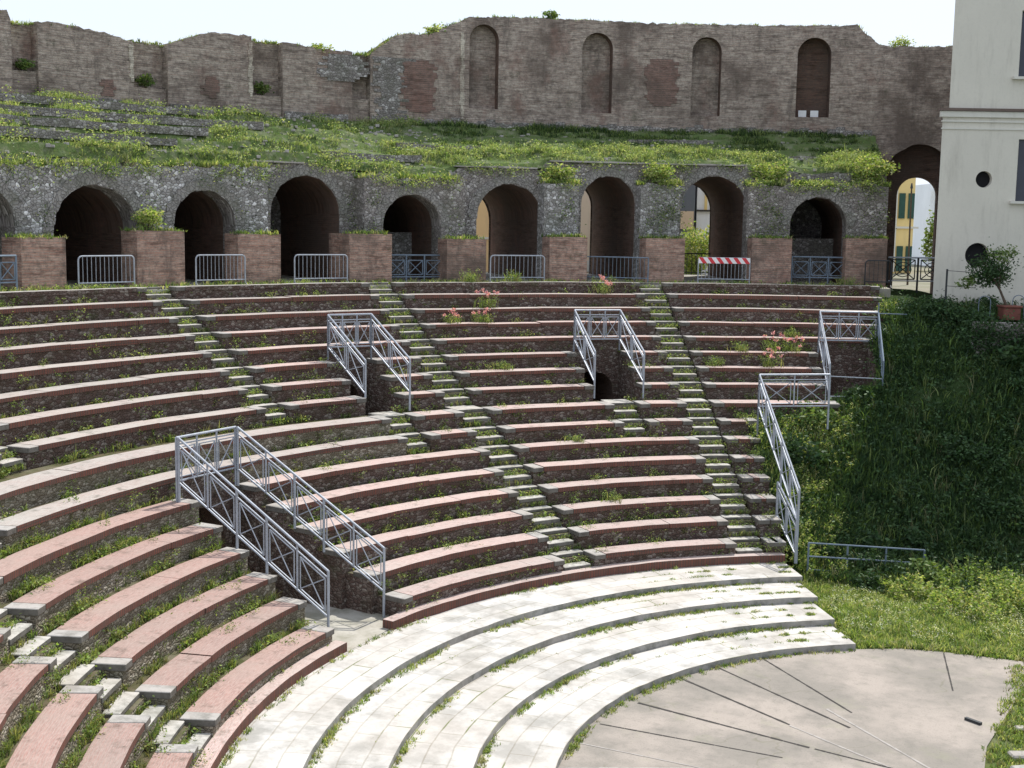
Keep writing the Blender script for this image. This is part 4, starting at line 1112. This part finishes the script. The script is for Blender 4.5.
bush('leafy_shrub', 'tall weed tuft on top of the niche wall', 'shrub', P(35.0, -37.6, 17.35), (.35, .3, .25), 350, .06, G_MID)
bush('leafy_shrub', 'green tuft on the broken wall crest left of the niches', 'shrub', P(34.9, -45.4, 16.4), (.6, .4, .3), 600, .06, G_LIT)
bush('leafy_shrub', 'green tuft on the lowest dip of the tall wall', 'shrub', P(34.9, -53.2, 15.4), (.6, .4, .25), 500, .06, G_LIT)
bush('leafy_shrub', 'thin tuft on the lower wall crest beside the cream building', 'shrub', P(34.9, -14.0, 16.5), (.5, .3, .28), 400, .05, G_LIT)
for k, (a, z) in enumerate(((-71.5, 13.95), (-64.3, 13.8), (-57.0, 13.85))):
    bush('leafy_shrub', ['dark fern tuft on the ledge in the leftmost wall recess', 'dark fern tuft on the ledge in the second wall recess', 'green fern tuft on the ledge in the third wall recess'][k], 'shrub', P(34.75, a, z), (.5, .3, .22), 450, .05, G_MID)
# sunlit weeds right foreground
for k, (x, y, sx, h, n, lb) in enumerate(((-3.9, 11.7, .9, .65, 60, 'loose bright green weeds nearest the end of the pipe fence'), (-2.7, 10.9, 1.1, .6, 80, 'broad sunlit weed patch in the right foreground grass'), (-1.3, 11.9, 1.2, 1.0, 110, 'tall sunlit weeds at the right picture edge'), (-2.7, 12.9, 1.0, .95, 80, 'weeds in front of the dark bank behind the broad sunlit patch'))):
    z = max(0, float(bank(x, y))); t = thing('weed_plant', lb, 'plant', (x, y, z), None)
    np_mesh('foliage', *join([stalks((x, y, z), (sx, sx * .7), h, n, .042, G_LIT if k < 3 else G_MID + G_LIT[:2], 44, .3), stalks((x + .3, y + .2, z), (sx * 1.2, sx * .9), h * .5, n, .03, G_MID + G_LIT, 30, .5)]), M['leaf'], t)
    g = Geo()
    for _ in range(12):
        q = Vector((x + random.uniform(-.6, .6) * sx, y + random.uniform(-.4, .4) * sx, z - .03)); g.tube(q, q + Vector((random.uniform(-.15, .15), random.uniform(-.15, .15), h * random.uniform(.5, .95))), .008, 4, .003)
    g.build('stem', M['bark'], t)

# valerian plants on the benches
VAL = [(3, -48.2, .6, 'pink-flowered plant on the third bench row right of the middle stair'), (4, -49.3, .45, 'pink-flowered plant on the fourth bench row right of the middle stair'), (4, -51.9, .4, 'small pink-flowered plant on the fourth bench row close to the middle stair'),
       (2, -38.2, .55, 'pink-flowered plant on the second bench row above the central railing'), (6, -28.9, .4, 'leafy plant on the sixth bench row right of the right stair'), (7, -26.8, .6, 'pink-flowered plant on the seventh bench row left of the rightmost railing'),
       (6, -26.2, .6, 'pink-flowered plant on the sixth bench row left of the rightmost railing'), (6, -24.6, .5, 'pink-flowered plant on the sixth bench row touching the rightmost railing'), (5, -24.3, .35, 'green plant on the fifth bench row left of the rightmost railing'),
       (1, -44.9, .5, 'bushy plant in front of the ochre-view arch barrier'), (1, -50.7, .0, ''), (1, -18.9, .45, 'plant on the top curb below the last closed arch'), (1, -48.2, .55, 'yellowish plant at the foot of the pier right of the gated arch'),
       (7, -31.6, .45, 'leafy plant on the seventh bench row beside the right stair'), (14, -48, .35, 'green plant on the fourteenth bench row'), (11, -48.5, .3, 'green plant on the eleventh bench row'), (7, -50.2, .35, 'small green plant on the seventh bench row right of the middle stair')]
for k, a, h, lb in VAL:
    if h == 0: continue
    c = np.array(P(RK[k] + .45, a, ZK[k])); t = thing('valerian_plant' if 'pink' in lb else 'weed_plant', lb, 'plant', tuple(c))
    pts = c + rng.normal(size=(26, 3)) * [.16, .16, 0]
    np_mesh('leaves', *join([blades(pts[:12], h * .7, .016, 5, .1, .9, G_WEED), stalks(c, (.20, .16), h, 13, .026, G_WEED + G_LIT[:2] + G_MID, 22, .55)]), M['leaf'], t)
    if 'pink' in lb:
        f = c + rng.normal(size=(9, 3)) * [.2, .2, .07] + [0, 0, h * .82]
        for f0 in f[:7]:
            np_mesh('flower_head', *leaves(f0 + rng.normal(size=(22, 3)) * .032, .032, PINK), M['leaf'], t)

# ------------------------------------------------------------------ ground cover (stuff)
def stuff(name, parts, mat='leaf', label=None):
    o = np_mesh(name, *join(parts), M[mat]); tag(o, label, None, None, 'stuff'); return o
def in_seg(k, p):
    for s in SEG[k]:
        if s[1] < p < s[2]: return True
    return False
W = []
pl, ph_, leafpts = [], [], []
for k in range(1, 17):
    r = RK[k]; rb = RK[k - 1]
    for nm, a, b, _, _ in SEG[k]:
        L = radians(b - a) * r
        dens = 11 if k >= 11 else (7.5 if k >= 6 else 5.0)
        if nm == 'low_left' or nm == 'low_corner': dens = 24
        if nm in ('long_left',): dens = 11
        if nm == 'left' and k > 4: dens = 8
        for _ in range(int(L * dens)):
            p = a + (b - a) * random.random()
            v = noise.noise(Vector((p * .35, k * 1.7, 0))) 
            if v < -.22 + .35 * random.random() - (.15 if k > 10 else 0): continue
            rr = rb + .02 - random.random() * .12
            pl.append(P(rr, p, ZK[k] - .05)); ph_.append(random.uniform(.06, .20) * (1.35 if v > .25 else 1) * (1.25 if nm in ('low_left', 'low_corner', 'long_left') else 1))
            if v > .1 and random.random() < .5: leafpts.append(P(rr, p, ZK[k] + .04))
# stair weeds
for rows, ed in ((range(1, 9), lambda k: (-73.3, -71.2)), (range(1, 17), st2), (range(1, 17), st3), (range(11, 17), stA), ((9, 10), lambda k: (-64.2, -61.9)), ((9, 10), lambda k: (-42.85, -40.4)), (range(1, 9), lambda k: (-96.2, -94))):
    for k in rows:
        a, b = ed(k)
        for _ in range(48):
            p = random.uniform(a, b); q = random.random()
            pl.append(P(RK[k] + (random.uniform(.34, .48) if q < .72 else .0), p, ZK[k] - (.26 if q < .72 else .40))); ph_.append(random.uniform(.08, .2))
            if q < .2: leafpts.append(P(RK[k] + .37, p, ZK[k] - .15))
W.append(blades(pl, ph_, .016, 9, .05, .9, G_WEED))
lp = np.repeat(np.array(leafpts), 16, axis=0); W.append(leaves(lp + rng.normal(size=lp.shape) * [.09, .09, .05], .032, G_WEED + G_LIT[:2]))
stuff('bench_weeds', W, label='weeds sprouting along the foot of the bench risers and stairs')
# weeds growing out of the risers
pl = []; hh = []
for k in range(1, 17):
    for nm, a, b, _, _ in SEG[k]:
        L = radians(b - a) * RK[k]
        for _ in range(int(L * (5 if k > 8 else 2.2))):
            p = random.uniform(a, b)
            if noise.noise(Vector((p * .5, k * 2.3, 5))) < .0: continue
            pl.append(P(RK[k] + .03, p, ZK[k] - random.uniform(.15, .38))); hh.append(random.uniform(.05, .14))
lp = np.repeat(np.array(pl), 9, axis=0)
stuff('riser_weeds', [blades(pl, hh, .018, 5, .04, 1.3, G_WEED), leaves(lp + rng.normal(size=lp.shape) * [.06, .06, .04], .024, G_WEED)], label='small weeds rooted in the rubble risers')
sp = []
for _ in range(430):
    k = random.randrange(1, 17); sg = random.choice(SEG[k]); p = random.uniform(max(sg[1], -118), sg[2])
    r = RK[k] + random.choice((.03, .03, .3, .5)); z = ZK[k] - (.25 if r < RK[k] + .1 else 0)
    if r > RK[k] + .1 and r < RK[k] + .4 and random.random() < .6: continue
    sp.append(stalks(P(r, p, z), (.12, .10), random.uniform(.12, .36), random.randint(3, 8), .022, random.choice((G_WEED, G_WEED + G_LIT[:2], G_MID)), 12, .8))
stuff('straggly_weeds', sp, label='straggly leafy weeds growing here and there on the benches')
# weeds along marble steps
pl = []; hh = []
for i, (r, z) in enumerate(zip([8.28] + [m - .02 for m in MR[1:]] + [13.62], [0] + MZ)):
    for _ in range(int(r * 1.9 * (42 if i < 4 else 16))):
        p = random.uniform(-140, endp[min(i, 3)])
        v = noise.noise(Vector((p * .12, i * 3.1, 0)))
        if v < -.3 + .5 * random.random(): continue
        pl.append(P(r - abs(random.gauss(0, .06)), p, z)); hh.append(random.uniform(.035, .11) * (1.3 if v > .3 else 1))
for _ in range(2600):   # tufts in the joints near the right end
    i = random.randrange(4); p = endp[i] - abs(random.gauss(0, 7)); 
    r = MR[i] + random.choice((.44, .88, .44 * random.randint(1, 3))) + random.gauss(0, .03)
    if r > (MR[i + 1] if i < 3 else 13.6): continue
    if noise.noise(Vector((p * .6, r * 1.2, 2))) > .1: pl.append(P(r, p, MZ[i])); hh.append(random.uniform(.02, .07))
for _ in range(900):
    i = random.randrange(4); p = random.uniform(-125, -40); r = MR[i] + .44 * random.randint(1, 2) + random.gauss(0, .012)
    if noise.noise(Vector((p * .25, r * 2, 7))) > .32: pl.append(P(r, p, MZ[i])); hh.append(random.uniform(.02, .045))
stuff('step_weeds', [blades(pl, hh, .016, 9, .05, 1.0, G_LIT + G_WEED)], label='grass tufts along the joints of the marble steps')
# terrace grass
pl = []; hh = []; pd = []; hd = []
st_ = []
for _ in range(26000):
    p = random.uniform(-84, -15.8); r = random.uniform(29.3, 34.4)
    v = noise.noise(Vector((p * .35, r * .6, 9))) - (.08 if p < -47 else 0) + .5 * noise.noise(Vector((p * 1.3, r * 1.6, 2)))
    if v < -.05 and random.random() < .9: 
        if random.random() < (.10 if p < -47 else .02): st_.append(P(r, p, terr(r, p)))
        continue
    z = terr(r, p)
    shade = p > -47 and r > 31.2 + 1.2 * noise.noise(Vector((p * .2, 0, 0)))  # shadow below the tall wall painted in as darker grass colours
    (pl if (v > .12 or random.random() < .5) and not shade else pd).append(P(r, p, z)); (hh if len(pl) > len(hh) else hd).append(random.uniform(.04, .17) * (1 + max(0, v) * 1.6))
lf = np.array(pl)[rng.integers(0, len(pl), 420)]
lf = np.repeat(lf, 45, axis=0) + rng.normal(size=(420 * 45, 3)) * [.2, .2, .09] + [0, 0, .14]
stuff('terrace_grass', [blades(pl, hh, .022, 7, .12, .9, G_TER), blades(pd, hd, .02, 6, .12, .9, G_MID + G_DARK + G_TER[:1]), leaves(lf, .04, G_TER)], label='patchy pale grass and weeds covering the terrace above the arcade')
g = Geo()
for c in st_:
    s_ = random.uniform(.05, .15); g.box((c[0], c[1], c[2] - .03), s_, s_ * random.uniform(.6, 1), s_ * random.uniform(.4, .8), (1, random.uniform(-1, 1), 0))
tag(g.build('terrace_rubble', M['capstone'], bevel=.012), 'loose grey rubble scattered over the grassy terrace', None, None, 'stuff')
pl = []; hh = []
for a0, a1, zt, n in ((-84, -61.6, lambda p: float(np.interp(p, [-84, -79.4, -70, -61.5], [10.6, 10.62, 10.85, 10.95])), 700), (-54.6, -47.1, lambda p: 10.73, 420), (-41.1, -38.5, lambda p: 10.73, 200), (-33.8, -30.8, lambda p: 10.76, 260), (-25.8, -15.6, lambda p: 10.83, 700)):
    for _ in range(n):
        p = random.uniform(a0, a1)
        if noise.noise(Vector((p * .5, 3, 9))) < -.2: continue
        pl.append(P(random.uniform(28.48, 29.3), p, zt(p) - .02)); hh.append(random.uniform(.08, .28))
for a, b, z in BL:
    for _ in range(60): pl.append(P(random.uniform(27.58, 28.4), random.uniform(a, b), z - .01)); hh.append(random.uniform(.05, .2))
for _ in range(900):
    p = random.uniform(-82, -16); pl.append(P(random.uniform(26.5, 27.8), p, ZW)); hh.append(random.uniform(.05, .22))
for _ in range(1500):
    p = random.uniform(-90, -8); pl.append(P(random.uniform(34.55, 35.3), p, wtop(p) - .03)); hh.append(random.uniform(.04, .16))
sp = []
for a0, a1, zt in ((-84, -61.6, 10.75), (-54.6, -47.1, 10.73), (-41.1, -38.5, 10.73), (-33.8, -30.8, 10.76), (-25.8, -15.6, 10.83), (-61.6, -54.8, 11.1), (-47, -41.2, 11.2), (-38.3, -26, 11.5)):
    r = 29.25 if zt > 11 else 28.46
    for _ in range(int((a1 - a0) * 2.6)):
        p = random.uniform(a0, a1)
        if noise.noise(Vector((p * .4, 1, 4))) < -.1: continue
        c_ = np.array(P(r, p, zt - random.uniform(-.05, .18))); n_l = random.randint(30, 120)
        sp.append(leaves(c_ + rng.normal(size=(n_l, 3)) * [.18, .16, .11], .034, random.choice((G_LIT, G_MID, G_TER))))
stuff('spilling_plants', sp, label='plants spilling over the top edge of the arcade')
stuff('ledge_grass', [blades(pl, hh, .03, 7, .1, .8, G_LIT + G_MID)], label='grass tufts on the ledges, piers and wall tops')
# ivy and hanging plants on the arcade face
lp = []
for _ in range(330):
    p = random.uniform(-83, -16); z = random.uniform(8.7, 10.8)
    if any(abs(p - A[i][0]) < A[i][1] + .5 for i in A if z < A[i][2] + .3): continue
    r = 28.46
    if -61.6 < p < -54.6 or -47.1 < p < -41.1 or -38.5 < p < -33.8 or -30.8 < p < -25.8: r = 29.24
    c = np.array(P(r, p, z)); n = random.randint(20, 120); lp.append(c + rng.normal(size=(n, 3)) * [.16, .16, .2])
stuff('wall_creepers', [leaves(np.concatenate(lp), .035, G_MID + G_WEED + G_DARK)], label='small creepers rooted in the arcade stonework')
# bank vegetation
def scatter_xy(n, x0, x1, y0, y1, cond):
    o = []
    while len(o) < n:
        x, y = random.uniform(x0, x1), random.uniform(y0, y1)
        if bank_ok(x, y) and cond(x, y): o.append((x, y))
    return np.array(o)
def onbank(xy): return np.column_stack([xy, bank(xy[:, 0], xy[:, 1])])
xy = scatter_xy(27000, -11.5, 5, 11.9, 25.5, lambda x, y: y > 12.6 + .25 * (x + 6) - 1.2 and y < 23.3 + .46 * (x + 5.4) + 1.2 and True)
q = onbank(xy)
v = np.array([noise.noise(Vector((a * .55, b * .55, 6))) for a, b in xy])
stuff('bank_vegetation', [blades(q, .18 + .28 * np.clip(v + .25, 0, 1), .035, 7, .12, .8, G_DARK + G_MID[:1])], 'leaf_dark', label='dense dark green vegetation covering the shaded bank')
sel = np.array([degrees(math.atan2(a, b)) < -24.5 + (hypot(a, b) - 15) * .9 for a, b in xy])
stuff('sunny_slope_grass', [blades(q[sel], .22, .03, 6, .12, .8, G_LIT)], label='sunlit grass beside the descending steel railing')
sl_ = q[sel]
stuff('sunny_slope_weeds', [stalks(sl_[random.randrange(len(sl_))], (.25, .25), random.uniform(.25, .6), 8, .035, G_LIT, 20, .4) for _ in range(70)], label='bright leafy weeds beside the descending steel railing')
tall = q[rng.integers(0, len(q), 900)]
stuff('bank_tall_weeds', [blades(tall, .55, .03, 5, .12, .6, G_DARK + G_MID), blades(q[rng.integers(0, len(q), 260)], .6, .02, 6, .08, .5, [(.22, .22, .12), (.16, .2, .08)])], 'leaf_dark', label='tall weeds and dry stalks rising from the bank')
bl = []
for _ in range(46):
    c_ = q[random.randrange(len(q))]; r_ = random.uniform(.35, .95)
    bl.append(blob((c_[0], c_[1], c_[2] + r_ * .35), (r_, r_, r_ * .6), int(700 * r_ + 200), random.choice((.045, .06, .08)), random.choice((G_DARK, G_DARK, G_DARK + G_MID[:1], G_MID)), .4, 24))
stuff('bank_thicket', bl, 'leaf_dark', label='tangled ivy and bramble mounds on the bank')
lip_ = []
for _ in range(420):
    t_ = random.uniform(-6.0, 2.5); lip_.append((1.2 + ex.x * t_ - ey.x * .32, 23.9 + ex.y * t_ - ey.y * .32, random.uniform(5.2, 6.5)))
lp = np.repeat(np.array(lip_), 40, axis=0); lp += rng.normal(size=lp.shape) * [.16, .1, .18]
stuff('wall_ivy', [leaves(lp, .05, G_DARK)], 'leaf_dark', label='ivy hanging over the low retaining wall')
cl = q[rng.integers(0, len(q), 620)]
lp = np.repeat(cl, 60, axis=0); lp = lp + rng.normal(size=lp.shape) * [.28, .28, .16] + [0, 0, .22]
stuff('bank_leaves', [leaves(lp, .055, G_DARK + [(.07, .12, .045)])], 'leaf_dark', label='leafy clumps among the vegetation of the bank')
# sunlit grass field at the foot
xy = scatter_xy(11500, -7.2, 3.0, 6.9, 13.2, lambda x, y: y > float(np.interp(x, [-4.7, -3.77, -2.94, -1.23, 3], [6.95, 7.45, 7.68, 7.84, 7.9])) and (x > -4.75 or hypot(x, y) > 8.0) and not (degrees(math.atan2(x, y)) < -33.2) and not (degrees(math.atan2(x, y)) < -32.6 and hypot(x, y) < 13.8))
stuff('meadow_grass', [blades(onbank(xy), .10 + .10 * rng.random(len(xy)), .022, 8, .1, .9, G_LIT + G_LIT + G_MID)], label='sunlit meadow grass right of the marble steps')
xy = np.column_stack([rng.uniform(-1.5, .5, 2500), rng.uniform(-1, 7.4, 2500)]); xy = xy[xy[:, 0] > -1.4 + .08 * np.sin(xy[:, 1] * 5) + rng.normal(size=len(xy)) * .05]
stuff('verge_grass', [blades(np.column_stack([xy, np.zeros(len(xy))]), .09, .02, 8, .09, .9, G_WEED + G_LIT)], label='dry grass verge along the right edge of the orchestra floor')
fp = scatter_xy(700, -6, 2, 8, 11.5, lambda x, y: hypot(x, y) > 8.6 and degrees(math.atan2(x, y)) > -32 and noise.noise(Vector((x, y, 2))) > -.05)
fp = onbank(fp) + [0, 0, .17]; fp = np.repeat(fp, 5, axis=0) + rng.normal(size=(len(fp) * 5, 3)) * .03
stuff('meadow_flowers', [leaves(fp, .016, [(.8, .8, .72), (.75, .78, .6)])], label='tiny white flowers dotted over the meadow grass')
# stones in the verge
for k, (x, y, s) in enumerate(((-.95, 2.3, .28), (-1.0, 3.7, .2), (-.8, 1.6, .35), (-5.05, 7.75, .12))):
    g = Geo(); g.box((x, y, -.02), s * 1.3, s, s * .3, (1, random.random(), 0))
    tag(g.build('loose_stone', M['capstone'], bevel=.03), ['flat stone at the right edge beside the orchestra', 'smaller stone in the verge near the dark bar', 'largest flat stone in the lower right corner', 'little pale stone at the end of the lowest marble step'][k], 'stone')

# ------------------------------------------------------------------ camera, light, world
cam = bpy.data.cameras.new('Camera'); co = bpy.data.objects.new('Camera', cam); COL.objects.link(co)
cam.sensor_width = 36; cam.lens = 36 * 1293.56 / 1024; cam.clip_end = 5000; cam.clip_start = .1
F = Vector((-0.41644955, 0.90065305, -0.12407199)); Rr = Vector((0.90666719, 0.42151932, 0.01661555)); Uu = Vector((-0.06726358, 0.10557246, 0.9921341))
co.matrix_world = Matrix(((Rr.x, Uu.x, -F.x, 0), (Rr.y, Uu.y, -F.y, -21.5459), (Rr.z, Uu.z, -F.z, 9.2859), (0, 0, 0, 1)))
SC.camera = co
AZ, EL = radians(5), radians(55)
sd = Vector((sin(AZ) * cos(EL), cos(AZ) * cos(EL), sin(EL)))
sun = bpy.data.lights.new('Sun', 'SUN'); sun.energy = 5.0; sun.angle = radians(.5); sun.color = (1, .965, .90)
so = bpy.data.objects.new('Sun', sun); COL.objects.link(so); so.rotation_euler = (-sd).to_track_quat('-Z', 'Y').to_euler(); so.location = (0, 0, 40)
w = bpy.data.worlds.new('World'); SC.world = w; w.use_nodes = True
nt = w.node_tree; bg = nt.nodes['Background']; sk = nt.nodes.new('ShaderNodeTexSky'); sk.sky_type = 'NISHITA'; sk.sun_disc = False
sk.sun_elevation = EL; sk.sun_rotation = AZ; sk.air_density = 1.0; sk.dust_density = 2.0; sk.ozone_density = 1.0
hz = nt.nodes.new('ShaderNodeMix'); hz.data_type = 'RGBA'; hz.inputs[0].default_value = .82; hz.inputs[7].default_value = (6.5, 7.05, 8.1, 1)
nt.links.new(sk.outputs[0], hz.inputs[6]); nt.links.new(hz.outputs[2], bg.inputs['Color']); bg.inputs['Strength'].default_value = .15
SC.view_settings.view_transform = 'Standard'; SC.view_settings.look = 'None'; SC.view_settings.exposure = 0; SC.view_settings.gamma = 1
SC.render.engine = 'CYCLES'; SC.cycles.max_bounces = 5; SC.cycles.use_denoising = True
